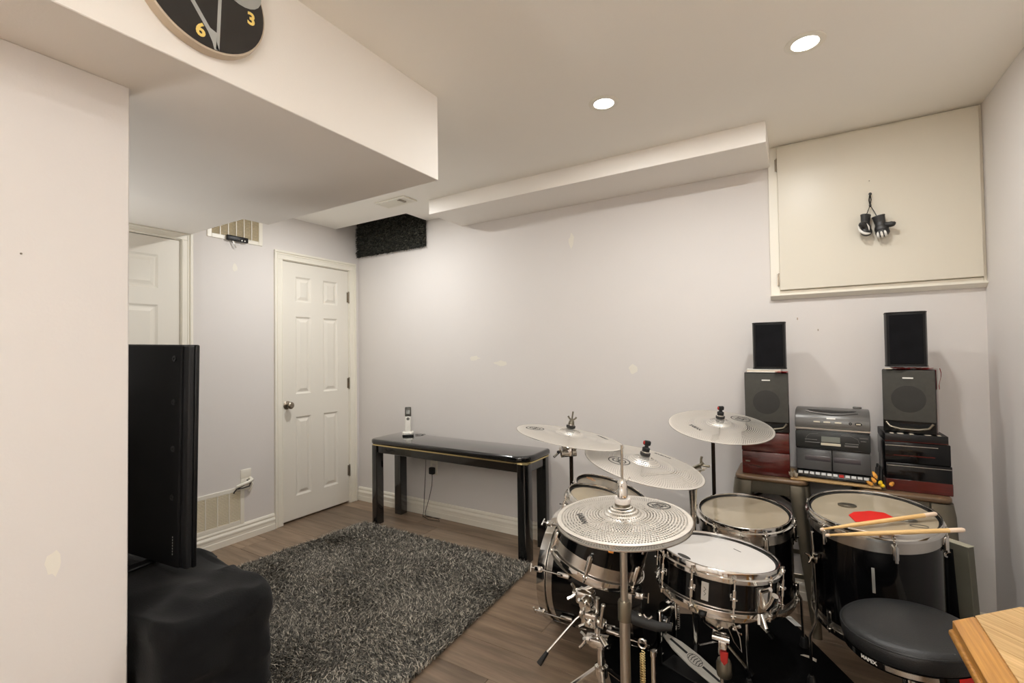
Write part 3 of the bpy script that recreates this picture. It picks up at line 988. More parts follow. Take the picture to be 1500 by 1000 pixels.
# ================================================================== TELEVISION ON A DRAPED STAND
tvM = T(-1.668, 0.752, 0.63) @ RZ(radians(8)) @ RY(radians(1.3)) @ T(0, 0, -0.63)
tv = thing('television', 'black flat television seen from behind, standing on the draped stand', 'television', tvM)
def tvz(bm, x0, x1, y0, y1, z0, z1, bev=0.004, seg=2): return b2(bm, x0, x1, y0, y1, z0, z1, bev, seg)
obj('screen_bezel', b2(N(), -1.02, 0, -0.0005, 0.014, 0.630, 1.345, 0.005, 3), 'black_satin', tv)
obj('rear_cover', b2(N(), -1.018, -0.034, -0.026, -0.001, 0.632, 1.343, 0.006, 3), 'black_matt', tv)
obj('edge_strip', b2(N(), -0.0335, -0.0015, -0.020, -0.001, 0.632, 1.343, 0.006, 3), 'tv_edge', tv)
for z in (1.30, 1.16, 1.01, 0.855):
    bm = N()
    lathe(bm, [(0.004, 0.0), (0.0095, 0.0), (0.0095, 0.003), (0.004, 0.003)], 16, closed=True)
    cyl(bm, (0, 0, -0.001), (0, 0, 0.001), 0.004, 10)
    obj('screw_boss', bm, 'black_rubber', tv, T(-0.065, -0.0255, z) @ RX(pi / 2))
obj('rear_hump', b2(N(), -0.86, -0.36, -0.065, -0.027, 0.72, 1.06, 0.03, 4), 'black_matt', tv)
bm = N()
for i in range(7):
    b2(bm, -0.0015, 0.0015, 0, 0.0006, i * 0.009, i * 0.009 + 0.0055)
obj('silver_print', bm, 'silver_ink', tv, T(-0.060, -0.0267, 0.672), smooth=0)
for sx in (-0.85, -0.20):
    bm = N()
    b2(bm, sx - 0.02, sx + 0.02, -0.10, 0.10, 0.6155, 0.625, 0.003, 1)
    b2(bm, sx - 0.012, sx + 0.012, -0.012, 0.012, 0.620, 0.660, 0.003, 1)
    obj('foot', bm, 'black_satin', tv)

ds = thing('draped_stand', 'low stand completely covered by a black fleece blanket, under the television', 'stand', T(-1.9, 0.72, 0))
# a stand inside and the blanket sagging over it in folds
bm = N()
b2(bm, -0.48, 0.42, -0.12, 0.08, 0.585, 0.60, 0.004, 1)
for sx in (-0.46, 0.40):
    b2(bm, sx - 0.015, sx + 0.015, -0.11, 0.07, 0.0006, 0.585)
obj('stand_frame', bm, 'black_satin', ds)
def blanket():
    nu, nv = 180, 48
    from mathutils import noise as mn
    hx_, hy_ = 0.475, 0.145
    t = bmesh.new()
    rows = []
    per = round_rect(-hx_, hx_, -hy_, hy_, 0.07, 9)
    # resample the outline evenly
    P_ = [Vector(p) for p in per]
    seg = [(P_[i], P_[(i + 1) % len(P_)]) for i in range(len(P_))]
    L = [(b - a).length for a, b in seg]
    tot = sum(L)
    out = []
    for i in range(nu):
        s = tot * i / nu
        k = 0
        while s > L[k]:
            s -= L[k]; k += 1
        out.append(seg[k][0].lerp(seg[k][1], s / L[k]))
    for j in range(nv):
        v = j / (nv - 1)
        ring = []
        for i, p in enumerate(out):
            ang = 2 * pi * i / nu
            if v < 0.34:                       # top, from the middle outwards
                f = v / 0.34
                z = 0.612 - 0.012 * f ** 6 + 0.006 * sin(p.x * 18 * f + 2) * sin(p.y * 30 + f * 4) * f
                q = Vector((p.x * f, p.y * f))
            elif v < 0.46:                     # rounded shoulder
                f = (v - 0.34) / 0.12
                a = f * pi / 2
                q = p * (1 + 0) + p.normalized() * 0.035 * sin(a)
                z = 0.600 - 0.05 * (1 - cos(a)) + 0.006 * sin(ang * 7)
            else:                              # the fall, with folds growing downwards
                f = (v - 0.46) / 0.54
                wv = 0.026 * f ** 0.8 * (sin(ang * 9 + 1.2 * sin(f * 4)) + 0.5 * sin(ang * 17 + 3 * f)) + 0.008 * sin(f * 21 + ang * 3)
                q = p + p.normalized() * (0.035 - 0.015 * sin(f * 3.0) + wv)
                z = 0.550 - 0.546 * f
            # soft creases that run across the drape
            c_ = mn.noise(Vector((q.x * 5.5, q.y * 4.0, z * 9.0))) + 0.5 * mn.noise(Vector((q.x * 11.0 + 7, q.y * 9.0, z * 17.0)))
            rd = (1 - abs(c_)) ** 3
            k_ = 0.016 * min(1.0, v / 0.25)
            if v < 0.40:
                z += k_ * (rd - 0.5) * 0.9
            else:
                q = q + p.normalized() * (k_ * 1.5 * (rd - 0.4))
            ring.append(t.verts.new((q.x, q.y, max(z, 0.002))))
        rows.append(ring)
    for a, b in zip(rows, rows[1:]):
        for i in range(nu):
            t.faces.new((a[i], b[i], b[(i + 1) % nu], a[(i + 1) % nu]))
    bmesh.ops.remove_doubles(t, verts=rows[0], dist=0.001)
    bmesh.ops.recalc_face_normals(t, faces=t.faces)
    bm = N()
    merge(bm, t)
    return bm
obj('blanket', blanket(), 'black_cloth', ds, smooth=180)

# ================================================================== CLOCK
ck = thing('wall_clock', 'round black wall clock with gold numerals, cut off by the top of the picture', 'clock', T(-1.275, 0.592, 2.230) @ FX)
R_ = 0.150
obj('clock_case', lathe(N(), [(0, 0.0002), (R_ + 0.003, 0.0002), (R_ + 0.004, 0.006), (R_ + 0.001, 0.026), (R_ - 0.003, 0.0275), (0, 0.0275)], 56), 'clock_side', ck)
obj('clock_face', lathe(N(), [(0, 0.0290), (R_ - 0.0035, 0.0290), (R_ - 0.0035, 0.0276), (0, 0.0276)], 56), 'clock_face', ck)
def stroke(bm, pts, w0, w1, z, th=0.0006):
    n = len(pts)
    L, Rr = [], []
    for i, p in enumerate(pts):
        d = (Vector(pts[min(i + 1, n - 1)]) - Vector(pts[max(i - 1, 0)])).normalized()
        ww = (w0 + (w1 - w0) * i / (n - 1)) / 2
        nn = Vector((-d.y, d.x))
        L.append(Vector(p) + nn * ww); Rr.append(Vector(p) - nn * ww)
    t = bmesh.new()
    A = [t.verts.new((p.x, p.y, z)) for p in L]; B = [t.verts.new((p.x, p.y, z)) for p in Rr]
    C = [t.verts.new((p.x, p.y, z + th)) for p in L]; D = [t.verts.new((p.x, p.y, z + th)) for p in Rr]
    for i in range(n - 1):
        t.faces.new((C[i], C[i + 1], D[i + 1], D[i]))
        t.faces.new((A[i], B[i], B[i + 1], A[i + 1]))
        t.faces.new((A[i], A[i + 1], C[i + 1], C[i]))
        t.faces.new((B[i], D[i], D[i + 1], B[i + 1]))
    bmesh.ops.recalc_face_normals(t, faces=t.faces)
    merge(bm, t)
    return bm
bm = N()
stroke(bm, [(0.034, 0.13), (0.032, 0.0), (0.026, -0.142)], 0.008, 0.008, 0.0291)
stroke(bm, [(-0.066, 0.08), (-0.062, 0.03), (-0.050, -0.015), (-0.032, -0.050), (-0.010, -0.080), (0.008, -0.104), (0.019, -0.126), (0.024, -0.143)], 0.009, 0.012, 0.0291)
prism(bm, [(0.026, -0.100), (0.004, -0.094), (0.014, -0.118), (0.022, -0.143), (0.026, -0.143)], 0.0293, 0.0296)
obj('dial_drawing', bm, 'clock_grey', ck, smooth=0)
bm = N()
prism(bm, [(0.012 + 0.06 * cos(a), 0.075 + 0.052 * sin(a)) for a in [2 * pi * i / 24 for i in range(24)]], 0.0292, 0.0297, Mx=RZ(radians(-18)) @ T(0.045, 0.010, 0))
obj('dial_drawing', bm, 'clock_grey', ck, smooth=0)
obj('numeral_six', text_mesh('6', 0.046, bold=0.0014), 'gold_ink', ck, T(-0.014, -0.114, 0.0296), smooth=0)
obj('numeral_three', text_mesh('3', 0.046, bold=0.0014), 'gold_ink', ck, T(0.112, -0.012, 0.0296), smooth=0)

# ================================================================== DRUM KIT
tag(obj('drum_mat', prism(N(), [(-0.10, 2.70), (0.60, 1.51), (-0.22, 1.03), (-0.92, 2.245), (-0.42, 2.47), (-0.26, 2.47), (-0.18, 2.62)], 0.0005, 0.006, 0.002, 1), 'mat', smooth=0),
    'flat black mat under the drums and pedals', 'mat')

def ring_prof(ro, ri, z0, z1): return [(ri, z0), (ro, z0), (ro, z1), (ri, z1)]

def hoop_mesh(R, up=1):
    """triple-flanged hoop; z=0 is the head plane, up = +1 stands above it"""
    t = 0.0022
    p = [(R - 0.004, 0.010), (R - 0.0035, 0.012), (R + 0.000, 0.0125), (R + 0.0015, 0.010), (R + 0.0015, -0.005), (R + 0.009, -0.007), (R + 0.009, -0.016),
         (R + 0.0068, -0.016), (R + 0.0066, -0.009), (R - 0.001, -0.0065), (R - 0.001, 0.0095)]
    return lathe(N(), [(r, z * up) for r, z in p], 64, closed=True)

def drum(name, label, top, n, R, depth, nl=6, bands=(1, 1), head='clear_head', skin2='clear_head', lug_mid=None, cat='drum', wood_in=True, phase=0.0):
    """R = shell radius. Empty at the bottom centre, local z along the axis up to the batter head"""
    n = Vector(n).normalized()
    top = Vector(top)
    d = thing(name, label, cat, T(top - n * depth) @ aim(n) @ RZ(phase))
    th = 0.007
    prof = [(R, 0.004), (R, depth - 0.004), (R - th, depth - 0.001), (R - th, 0.001)]
    obj('shell', lathe(N(), prof, 64, mis=[0, 1, 1, 1], closed=True), ['black_gloss', 'shell_wood'], d)
    bw = min(0.045, depth * 0.25)
    if bands[0]: obj('shell_band', lathe(N(), ring_prof(R + 0.0012, R + 0.0002, depth - 0.012 - bw, depth - 0.008), 64, closed=True), 'band', d)
    if bands[1]: obj('shell_band', lathe(N(), ring_prof(R + 0.0012, R + 0.0002, 0.008, 0.012 + (bw if depth < 0.3 else 0.026)), 64, closed=True), 'band', d)
    obj('batter_head', lathe(N(), [(0, depth + 0.0004), (R - 0.004, depth + 0.0004), (R + 0.001, depth - 0.004), (R + 0.001, depth - 0.007)], 64), head, d)
    obj('bottom_head', lathe(N(), [(0, -0.0004), (R - 0.004, -0.0004), (R + 0.001, 0.004), (R + 0.001, 0.007)], 64), skin2, d)
    obj('head_collar', lathe(N(), ring_prof(R - 0.0015, R - 0.010, depth + 0.0008, depth + 0.0022), 64, closed=True), 'black_satin', d)
    obj('hoop', hoop_mesh(R + 0.0015, 1), 'chrome', d, T(0, 0, depth))
    obj('hoop', hoop_mesh(R + 0.0015, -1), 'chrome', d)
    # lugs with their tension rods
    lug0 = rod0 = None
    ends = [1, -1]
    for e in ends:
        zc = depth - 0.052 if e > 0 else 0.052
        if depth < 0.16: zc = depth * 0.5
        for k in range(nl):
            a = 2 * pi * (k + 0.5) / nl
            Mx = RZ(a)
            if depth >= 0.16 or e > 0:
                if lug0 is None:
                    bm = N()
                    if depth < 0.16:
                        cyl(bm, (R + 0.010, 0, -0.024), (R + 0.010, 0, 0.024), 0.0055, 12)
                        lathe(bm, [(0.0055, -0.002), (0.0105, -0.002), (0.0105, 0.002), (0.0055, 0.002)], 16, T(R + 0.010, 0, 0), closed=True)
                        cyl(bm, (R, 0, 0), (R + 0.010, 0, 0), 0.0045, 10)
                        b2(bm, R, R + 0.003, -0.008, 0.008, -0.010, 0.010, 0.001, 1)
                    else:
                        box(bm, (R + 0.006, 0, 0), (0.014, 0.018, 0.052), 0.006, 3)
                        cyl(bm, (R + 0.0105, 0, -0.03), (R + 0.0105, 0, 0.03), 0.0055, 10)
                    lug0 = obj('lug', bm, 'chrome', d, Mx @ T(0, 0, zc))
                else:
                    inst(lug0, d, Mx @ T(0, 0, zc))
            if rod0 is None:
                bm = N()
                zz = (depth - zc)
                cyl(bm, (R + 0.0105, 0, 0.010), (R + 0.0105, 0, zz - 0.006), 0.003, 8)
                cyl(bm, (R + 0.0105, 0, zz - 0.008), (R + 0.0105, 0, zz - 0.004), 0.0065, 10)
                cyl(bm, (R + 0.0105, 0, zz - 0.004), (R + 0.0105, 0, zz + 0.006), 0.0038, 4)
                box(bm, (R + 0.0075, 0, zz - 0.0105), (0.014, 0.015, 0.004), 0.0015, 1)
                rod0 = obj('tension_rod', bm, 'chrome', d, Mx @ T(0, 0, zc))
            else:
                F_ = Matrix.Identity(4)
                if e < 0: F_ = RX(pi)
                inst(rod0, d, Mx @ T(0, 0, zc) @ F_)
    return d

def wing_nut(bm, Mx, s=1.0):
    cyl(bm, (0, 0, 0), (0, 0, 0.012 * s), 0.006 * s, 10, Mx)
    for q in (-1, 1):
        tube(bm, [(q * 0.004 * s, 0, 0.006 * s), (q * 0.014 * s, 0, 0.014 * s), (q * 0.020 * s, 0, 0.022 * s)], [0.0045 * s, 0.004 * s, 0.0045 * s], 8, Mx)
    return bm

def add_legs(d, angs, R, depth, zfoot, spread=0.03):
    """bent tubular floor-tom legs; zfoot = world floor in local z"""
    for a in angs:
        bm = N()
        zt = depth * 0.62
        x0 = R + 0.020
        tube(bm, [(x0, 0, zt + 0.10), (x0, 0, zt - 0.10), (x0, 0, 0.06), (x0 + 0.006, 0, 0.0), (x0 + spread, 0, -0.05), (x0 + spread + 0.004, 0, zfoot + 0.03)], 0.0055, 10)
        lg = obj('leg', bm, 'chrome', d, RZ(a))
        ft = N()
        lathe(ft, [(0, 0), (0.016, 0), (0.017, 0.004), (0.013, 0.03), (0.009, 0.042), (0, 0.042)], 16)
        obj('rubber_foot', ft, 'black_rubber', lg, T(x0 + spread + 0.005, 0, zfoot + 0.0005))
        bm = N()
        box(bm, (R + 0.012, 0, zt), (0.026, 0.026, 0.040), 0.005, 2)
        wing_nut(bm, T(R + 0.026, 0, zt) @ RY(pi / 2) @ RZ(0.6), 0.9)
        obj('leg_bracket', bm, 'chrome', d, RZ(a))
    return d

# ---- floor toms
ft16 = drum('floor_tom', 'large black floor tom with a silver band, two drumsticks lying on it', (0.22, 2.219, 0.684), (-0.028, -0.102, 1), 0.200, 0.415, 6, (1, 1), phase=radians(-48))
add_legs(ft16, [radians(a) for a in (-103, 68, 153)], 0.200, 0.415, -0.252)
ft14 = drum('floor_tom', 'smaller black floor tom between the snare and the left stool', (-0.213, 2.205, 0.618), (-0.01, -0.104, 1), 0.176, 0.345, 6, (1, 1), phase=radians(-90))
add_legs(ft14, [radians(a) for a in (120, 240, 4)], 0.176, 0.345, -0.262)
obj('badge', b2(N(), 0, 0.0012, -0.0045, 0.0045, -0.045, 0.045, 0.0005, 1), 'silver_ink', ft16, RZ(radians(48 - 96)) @ T(0.2003, 0, 0.255))
bm = N()
tube(bm, arc((0, 0), 0.020, 0.4, 5.2, 12), 0.0014, 4)
obj('head_logo', stroke(N(), [(0.02 * cos(a) * 1.3, 0.011 * sin(a)) for a in [0.3 + 5.6 * i / 20 for i in range(21)]], 0.003, 0.002, 0.0), 'ink', ft16, RZ(radians(48)) @ T(0.128, -0.075, 0.4162), smooth=0)
bm.free()

# drumsticks, the red card and the drum key on the floor tom
nt16 = Vector((-0.028, -0.102, 1)).normalized()
def on16(x, y, hgt=0.0):
    """point above the large floor tom's head plane"""
    z = 0.684 - (nt16.x * (x - 0.22) + nt16.y * (y - 2.219)) / nt16.z
    return Vector((x, y, z)) + nt16 * hgt
def drumstick(label, tip, butt):
    tip, butt = Vector(tip), Vector(butt)
    d = butt - tip
    L = d.length
    t_ = thing('drumstick', label, 'drumstick', T(tip) @ Vector((1, 0, 0)).rotation_difference(d).to_matrix().to_4x4(), 'drumsticks on the floor tom')
    prof = [(0.0062, 0.012), (0.0035, 0.016), (0.0045, 0.05), (0.0072, 0.12), (0.0074, L - 0.046)]
    obj('shaft', lathe(N(), [(0, 0.013)] + prof + [(0, L - 0.046)], 16, RY(pi / 2)), 'stick', t_)
    obj('tip', lathe(N(), [(0, 0), (0.003, 0.0008), (0.0052, 0.006), (0.0045, 0.012), (0.0035, 0.0155), (0, 0.0155)], 16, RY(pi / 2)), 'stick_tip', t_)
    obj('butt_end', lathe(N(), [(0, L - 0.046), (0.0075, L - 0.046), (0.0076, L - 0.006), (0.005, L), (0, L)], 16, RY(pi / 2)), 'stick_tip', t_)
    return t_
drumstick('upper of the two wooden drumsticks, its butt inside the rim', on16(0.052, 1.985, 0.012), on16(0.408, 2.225, 0.021))
drumstick('lower of the two wooden drumsticks, its butt past the rim', on16(0.066, 1.945, 0.012), on16(0.456, 2.110, 0.021))
bm = N()
prism(bm, [(-0.075, -0.034), (0.070, -0.040), (0.066, 0.016), (0.03, 0.040), (-0.03, 0.042), (-0.062, 0.022)], 0.0, 0.003, 0.001, 1)
tag(obj('red_card', bm, 'red', None, T(on16(0.212, 2.178, 0.0012)) @ aim(nt16) @ RZ(radians(30)), smooth=0), 'flat red felt pad lying under the drumsticks on the floor tom', 'pad')
def oval_disc():
    return lathe(N(), [(0, 0), (0.026, 0), (0.026, 0.003), (0.014, 0.003), (0.013, 0.0045), (0, 0.0045)], 24, Matrix.Diagonal((1.2, 0.8, 1, 1)))
tag(obj('damper_disc', oval_disc(), 'gunmetal', None, T(on16(0.150, 2.262, 0.0012)) @ aim(nt16)), 'grey oval disc lying behind the red pad on the floor tom', 'disc')
tag(obj('damper_disc', oval_disc(), 'steel', None, T(on16(0.318, 2.182, 0.0012)) @ aim(nt16)), 'silver oval disc lying between the drumsticks, right of the red pad', 'disc')

# ---- rack toms
nt = drum('rack_tom', 'near black rack tom with silver bands, under the hi-hat', (-0.562, 1.562, 0.775), (0.27, 0.09, 1), 0.153, 0.205, 6, (1, 1), phase=radians(-52))
box_ = N(); box(box_, (0.1565, 0, 0.125), (0.004, 0.016, 0.03), 0.001, 1)
obj('orange_strap', box_, 'orange_tag', nt, RZ(radians(52 - 62)), smooth=0)
rt = drum('rack_tom', 'far black rack tom tilted towards the middle cymbal', (-0.683, 1.894, 0.712), (0.30, 0.02, 1), 0.153, 0.160, 6, (1, 1), phase=radians(-60))
bm = stroke(N(), [(0.02 * cos(a), 0.010 * sin(a)) for a in [6.2 * i / 18 for i in range(19)]], 0.003, 0.003, 0.0)
stroke(bm, [(-0.012, -0.004), (0.0, 0.006), (0.012, -0.004)], 0.004, 0.004, 0.0)
obj('head_logo', bm, 'orange_tag', rt, RZ(radians(60)) @ T(-0.10, 0.01, 0.1762), smooth=0)

# ---- snare drum
ns = Vector((0.056, 0.071, 1)).normalized()
sn = drum('snare_drum', 'shallow black snare drum with a white coated head', (-0.236, 1.634, 0.653), ns, 0.173, 0.115, 10, (0, 0), head='coated_head', skin2='coated_head', phase=radians(-86))
obj('shell_edge_ring', lathe(N(), ring_prof(0.1745, 0.1732, 0.010, 0.022), 64, closed=True), 'band', sn)
obj('shell_edge_ring', lathe(N(), ring_prof(0.1745, 0.1732, 0.093, 0.105), 64, closed=True), 'band', sn)
rotS = radians(86)
bdg = obj('badge', b2(N(), 0, 0.0016, -0.010, 0.010, -0.026, 0.026, 0.0005, 1), 'silver_ink', sn, RZ(rotS + radians(-92.5)) @ T(0.1735, 0, 0.0575), smooth=0)
obj('badge_mark', stroke(N(), [(-0.003, 0.012), (0.003, 0.006), (-0.003, 0.0), (0.003, -0.006), (-0.002, -0.012)], 0.0016, 0.0016, 0.0017), 'ink', bdg, Matrix(((0, 0, 1, 0), (1, 0, 0, 0), (0, 1, 0, 0), (0, 0, 0, 1))), smooth=0)
bm = N()
prism(bm, [(0.022 * cos(a) * 1.15, 0.011 * sin(a)) for a in [2 * pi * i / 20 for i in range(20)]], 0, 0.0004)
obj('head_logo', bm, 'ink', sn, RZ(rotS) @ T(-0.082, -0.104, 0.1156) @ RZ(radians(-35)), smooth=0)
obj('head_mark', b2(N(), -0.014, 0.014, -0.002, 0.002, 0, 0.0004), 'ink', sn, RZ(rotS) @ T(0.05, 0.075, 0.1156) @ RZ(radians(-35)), smooth=0)
# strainer at the right front
so = obj('strainer', box(N(), (0.184, 0, 0.058), (0.022, 0.034, 0.066), 0.006, 2), 'chrome', sn, RZ(rotS + radians(-43)))
bm = N()
tube(bm, [(0.196, -0.008, 0.088), (0.214, -0.012, 0.100), (0.226, -0.012, 0.108)], [0.006, 0.005, 0.006], 10)
tube(bm, [(0.196, 0.006, 0.04), (0.212, 0.006, 0.062), (0.226, 0.004, 0.090)], [0.008, 0.0075, 0.009], 10)
obj('throw_lever', bm, 'chrome', so)
bm = N(); cyl(bm, (0.186, 0.0, 0.02), (0.204, 0, -0.01), 0.006, 10); cyl(bm, (0.188, -0.012, 0.022), (0.200, -0.02, 0.0), 0.0045, 10)
obj('adjust_knob', bm, 'chrome', so)
obj('vent_grommet', lathe(N(), [(0.003, 0), (0.008, 0), (0.008, 0.003), (0.003, 0.003)], 16, closed=True), 'chrome', sn, RZ(rotS + radians(-68)) @ T(0.173, 0, 0.06) @ RY(pi / 2))

# ---- stands
def tripod(t_, hub_z, foot_r, angs, brace_z=None, tube_r=0.0075, flat=True):
    for a in angs:
        bm = N()
        tube(bm, [(0.018, 0, hub_z), (foot_r * 0.55, 0, hub_z * 0.5), (foot_r, 0, 0.028)], tube_r, 8)
        lg = obj('leg', bm, 'chrome', t_, RZ(a))
        ft = N(); tube(ft, [(foot_r - 0.012, 0, 0.042), (foot_r + 0.006, 0, 0.0195)], [0.011, 0.0125], 10)
        obj('rubber_foot', ft, 'black_rubber', lg)
        bm = N()
        tube(bm, [(0.016, 0, hub_z * 0.32), (foot_r * 0.52, 0, hub_z * 0.52)], 0.004, 6)
        obj('leg_brace', bm, 'chrome', lg)
    bm = N()
    lathe(bm, [(0.012, hub_z - 0.02), (0.021, hub_z - 0.02), (0.022, hub_z + 0.014), (0.012, hub_z + 0.02)], 20, closed=True)
    obj('leg_collar', bm, 'chrome', t_)

# snare stand
ss = thing('snare_stand', 'chrome snare stand with a basket under the snare drum', 'stand', T(-0.222, 1.62, 0))
bm = N(); cyl(bm, (0, 0, 0.02), (0, 0, 0.30), 0.0125, 16)
obj('lower_tube', bm, 'chrome', ss)
bm = N(); cyl(bm, (0, 0, 0.28), (0, 0, 0.43), 0.0095, 16)
obj('upper_tube', bm, 'chrome', ss)
tripod(ss, 0.20, 0.24, [radians(a) for a in (35, 160, 272)])
bm = N(); lathe(bm, [(0.0125, 0.28), (0.021, 0.28), (0.023, 0.29), (0.023, 0.318), (0.018, 0.33), (0.0096, 0.332)], 24, closed=True)
obj('height_collar', bm, 'gunmetal', ss)
bm = N(); box(bm, (0, -0.012, 0.375), (0.026, 0.03, 0.05), 0.006, 2); cyl(bm, (-0.03, -0.01, 0.40), (0.02, -0.01, 0.40), 0.015, 18)
obj('tilter', bm, 'chrome', ss)
bm = N(); prism(bm, [(-0.012, 0), (0.012, 0), (0.010, 0.03), (0.0, 0.042), (-0.010, 0.03)], -0.004, 0.004, 0.002, 1, Mx=FB @ RZ(pi))
obj('red_wing_screw', bm, 'red_cloth', ss, T(0.005, -0.030, 0.372))
bm = N(); lathe(bm, [(0.0, 0.43), (0.03, 0.43), (0.034, 0.44), (0.034, 0.458), (0.02, 0.47), (0, 0.47)], 24)
wing_nut(bm, T(0.03, -0.02, 0.445) @ RY(pi / 2) @ RZ(0.5), 1.0)
obj('basket_hub', bm, 'chrome', ss)
for a in (-95, 30, 155):
    bm = N()
    rim = 0.182
    p = ns
    ex = Vector((cos(radians(a)), sin(radians(a)), 0))
    zt = 0.653 - 0.132 - (ns.x * ex.x + ns.y * ex.y) * rim
    b_ = ex * rim
    tube(bm, [ex * 0.02 + Vector((0, 0, 0.452)), ex * 0.10 + Vector((0, 0, 0.475)), Vector((b_.x, b_.y, zt - 0.006)) + Vector((-0.014, 0.014, 0)),
              Vector((b_.x * 1.04, b_.y * 1.04, zt + 0.012)) + Vector((-0.014, 0.014, 0))], [0.008, 0.0075, 0.0075, 0.008], 10)
    ar = obj('basket_arm', bm, 'chrome', ss)
    tip = Vector((b_.x * 1.04 - 0.014, b_.y * 1.04 + 0.014, zt + 0.014))
    obj('rubber_grip', ball(N(), tip, 0.0115, sc=(1, 1, 0.8)), 'black_rubber', ar)
bm = N()
bracket = [(-0.075, 0.0), (0.075, 0.0), (0.03, -0.055), (-0.03, -0.055)]
prism(bm, bracket, -0.002, 0.002, 0.0, Mx=FB)
obj('basket_plate', bm, 'steel', ss, T(-0.01, -0.055, 0.515), smooth=0)
bm = N()
tube(bm, [(0.015, -0.08, 0.50), (0.04, -0.082, 0.44), (0.06, -0.08, 0.415), (0.055, -0.07, 0.45), (0.03, -0.066, 0.51)], 0.0014, 6)
obj('snare_wire_cord', bm, 'steel', ss)

# hi-hat stand
hh = thing('hi_hat_stand', 'chrome hi-hat stand carrying the nearest perforated cymbals', 'stand', T(-0.414, 1.239, 0))
bm = N(); cyl(bm, (0, 0, 0.60), (0, 0, 0.832), 0.0098, 20)
obj('upper_tube', bm, 'steel', hh)
bm = N(); cyl(bm, (0, 0, 0.03), (0, 0, 0.592), 0.0138, 20)
obj('lower_tube', bm, 'steel', hh)
bm = N(); lathe(bm, [(0.0099, 0.585), (0.0175, 0.585), (0.0175, 0.632), (0.0150, 0.638), (0.0099, 0.638)], 24, closed=True)
obj('height_collar', bm, 'gunmetal', hh)
bm = N(); cyl(bm, (0, 0, 0.80), (0, 0, 1.053), 0.0033, 10)
obj('pull_rod', bm, 'steel', hh)
bm = N()
lathe(bm, [(0, 0.962), (0.008, 0.960), (0.0125, 0.953), (0.0135, 0.944), (0.0125, 0.936), (0.0138, 0.934), (0.0138, 0.913), (0.010, 0.911), (0, 0.911)], 20)
cyl(bm, (0, 0, 0.946), (0.012, -0.020, 0.950), 0.006, 10)
tube(bm, [(0.004, 0.006, 0.95), (0.018, 0.010, 0.966)], 0.0022, 6)
obj('clutch', bm, 'chrome', hh)
obj('felt_washer', lathe(N(), [(0, 0.911), (0.021, 0.911), (0.022, 0.906), (0.020, 0.897), (0, 0.897)], 24), 'felt_white', hh)
obj('clutch_cup', lathe(N(), [(0, 0.8968), (0.0205, 0.8968), (0.021, 0.886), (0.016, 0.881), (0, 0.881)], 24), 'gunmetal', hh)
bm = N(); lathe(bm, [(0, 0.822), (0.024, 0.826), (0.026, 0.834), (0.0, 0.838)], 24)
obj('cymbal_seat', bm, 'black_rubber', hh)
tripod(hh, 0.30, 0.27, [radians(a) for a in (75, 195, 315)])
bm = N()
tube(bm, [(-0.015, 0.012, 0.600), (0.03, 0.018, 0.585), (0.075, 0.035, 0.572), (0.11, 0.05, 0.572)], [0.015, 0.016, 0.013, 0.009], 10)
arm = obj('leg_rest_arm', bm, 'black_rubber', hh)
bm = N(); wing_nut(bm, T(0.055, 0.025, 0.588), 0.55); ball(bm, (0.035, 0.02, 0.597), 0.006)
obj('arm_screw', bm, 'chrome', arm)
# coil spring and its hook, and the guide tube beside the main tube
bm = N()
tube(bm, [(0.040 + 0.0065 * cos(i * 0.9), 0.02 + 0.0065 * sin(i * 0.9), 0.36 + i * 0.00095) for i in range(150)], 0.0016, 5)
obj('tension_spring', bm, 'brass', hh)
bm = N(); tube(bm, [(0.04 + 0.010 * cos(a), 0.02, 0.524 + 0.012 * sin(a)) for a in [2 * pi * i / 20 for i in range(20)]], 0.0026, 6, closed=True)
obj('spring_hook', bm, 'chrome', hh)
bm = N(); cyl(bm, (0.066, 0.032, 0.05), (0.066, 0.032, 0.500), 0.0062, 12); cyl(bm, (0.066, 0.032, 0.492), (0.066, 0.032, 0.507), 0.0075, 10)
obj('guide_tube', bm, 'chrome', hh)
bm = N(); box(bm, (0.12, -0.04, 0.03), (0.26, 0.075, 0.008), 0.004, 1, Mx=RZ(radians(-20)))
obj('footboard', bm, 'steel', hh)

# double tom stand with the near rack tom clamped to it
ts = thing('tom_stand', 'chrome tom stand with stacked clamps in front of the bass drum', 'stand', T(-0.590, 1.515, 0))
bm = N(); cyl(bm, (0, 0, 0.03), (0, 0, 0.33), 0.0125, 18); obj('lower_tube', bm, 'chrome', ts)
bm = N(); cyl(bm, (-0.012, 0, 0.325), (-0.012, 0, 0.47), 0.0105, 18); obj('upper_tube', bm, 'chrome', ts)
tripod(ts, 0.235, 0.26, [radians(a) for a in (65, 185, 300)])
bm = N()
cyl(bm, (-0.045, 0, 0.325), (0.03, 0, 0.335), 0.020, 18)
box(bm, (-0.008, -0.008, 0.33), (0.05, 0.045, 0.030), 0.006, 2)
wing_nut(bm, T(-0.048, 0, 0.322) @ RY(-pi / 2 - 0.4) @ RZ(1.0), 1.3)
obj('height_clamp', bm, 'chrome', ts)
bm = N()
box(bm, (-0.030, -0.010, 0.405), (0.056, 0.05, 0.050), 0.008, 3)
cyl(bm, (-0.066, -0.012, 0.415), (0.02, -0.012, 0.395), 0.016, 18)
wing_nut(bm, T(-0.030, -0.036, 0.400) @ RX(pi / 2) @ RZ(0.3), 1.2)
wing_nut(bm, T(0.024, -0.012, 0.394) @ RY(pi / 2) @ RZ(1.2), 1.0)
obj('ratchet_clamp', bm, 'chrome', ts)
bm = N()
box(bm, (-0.05, -0.005, 0.468), (0.060, 0.044, 0.044), 0.008, 3)
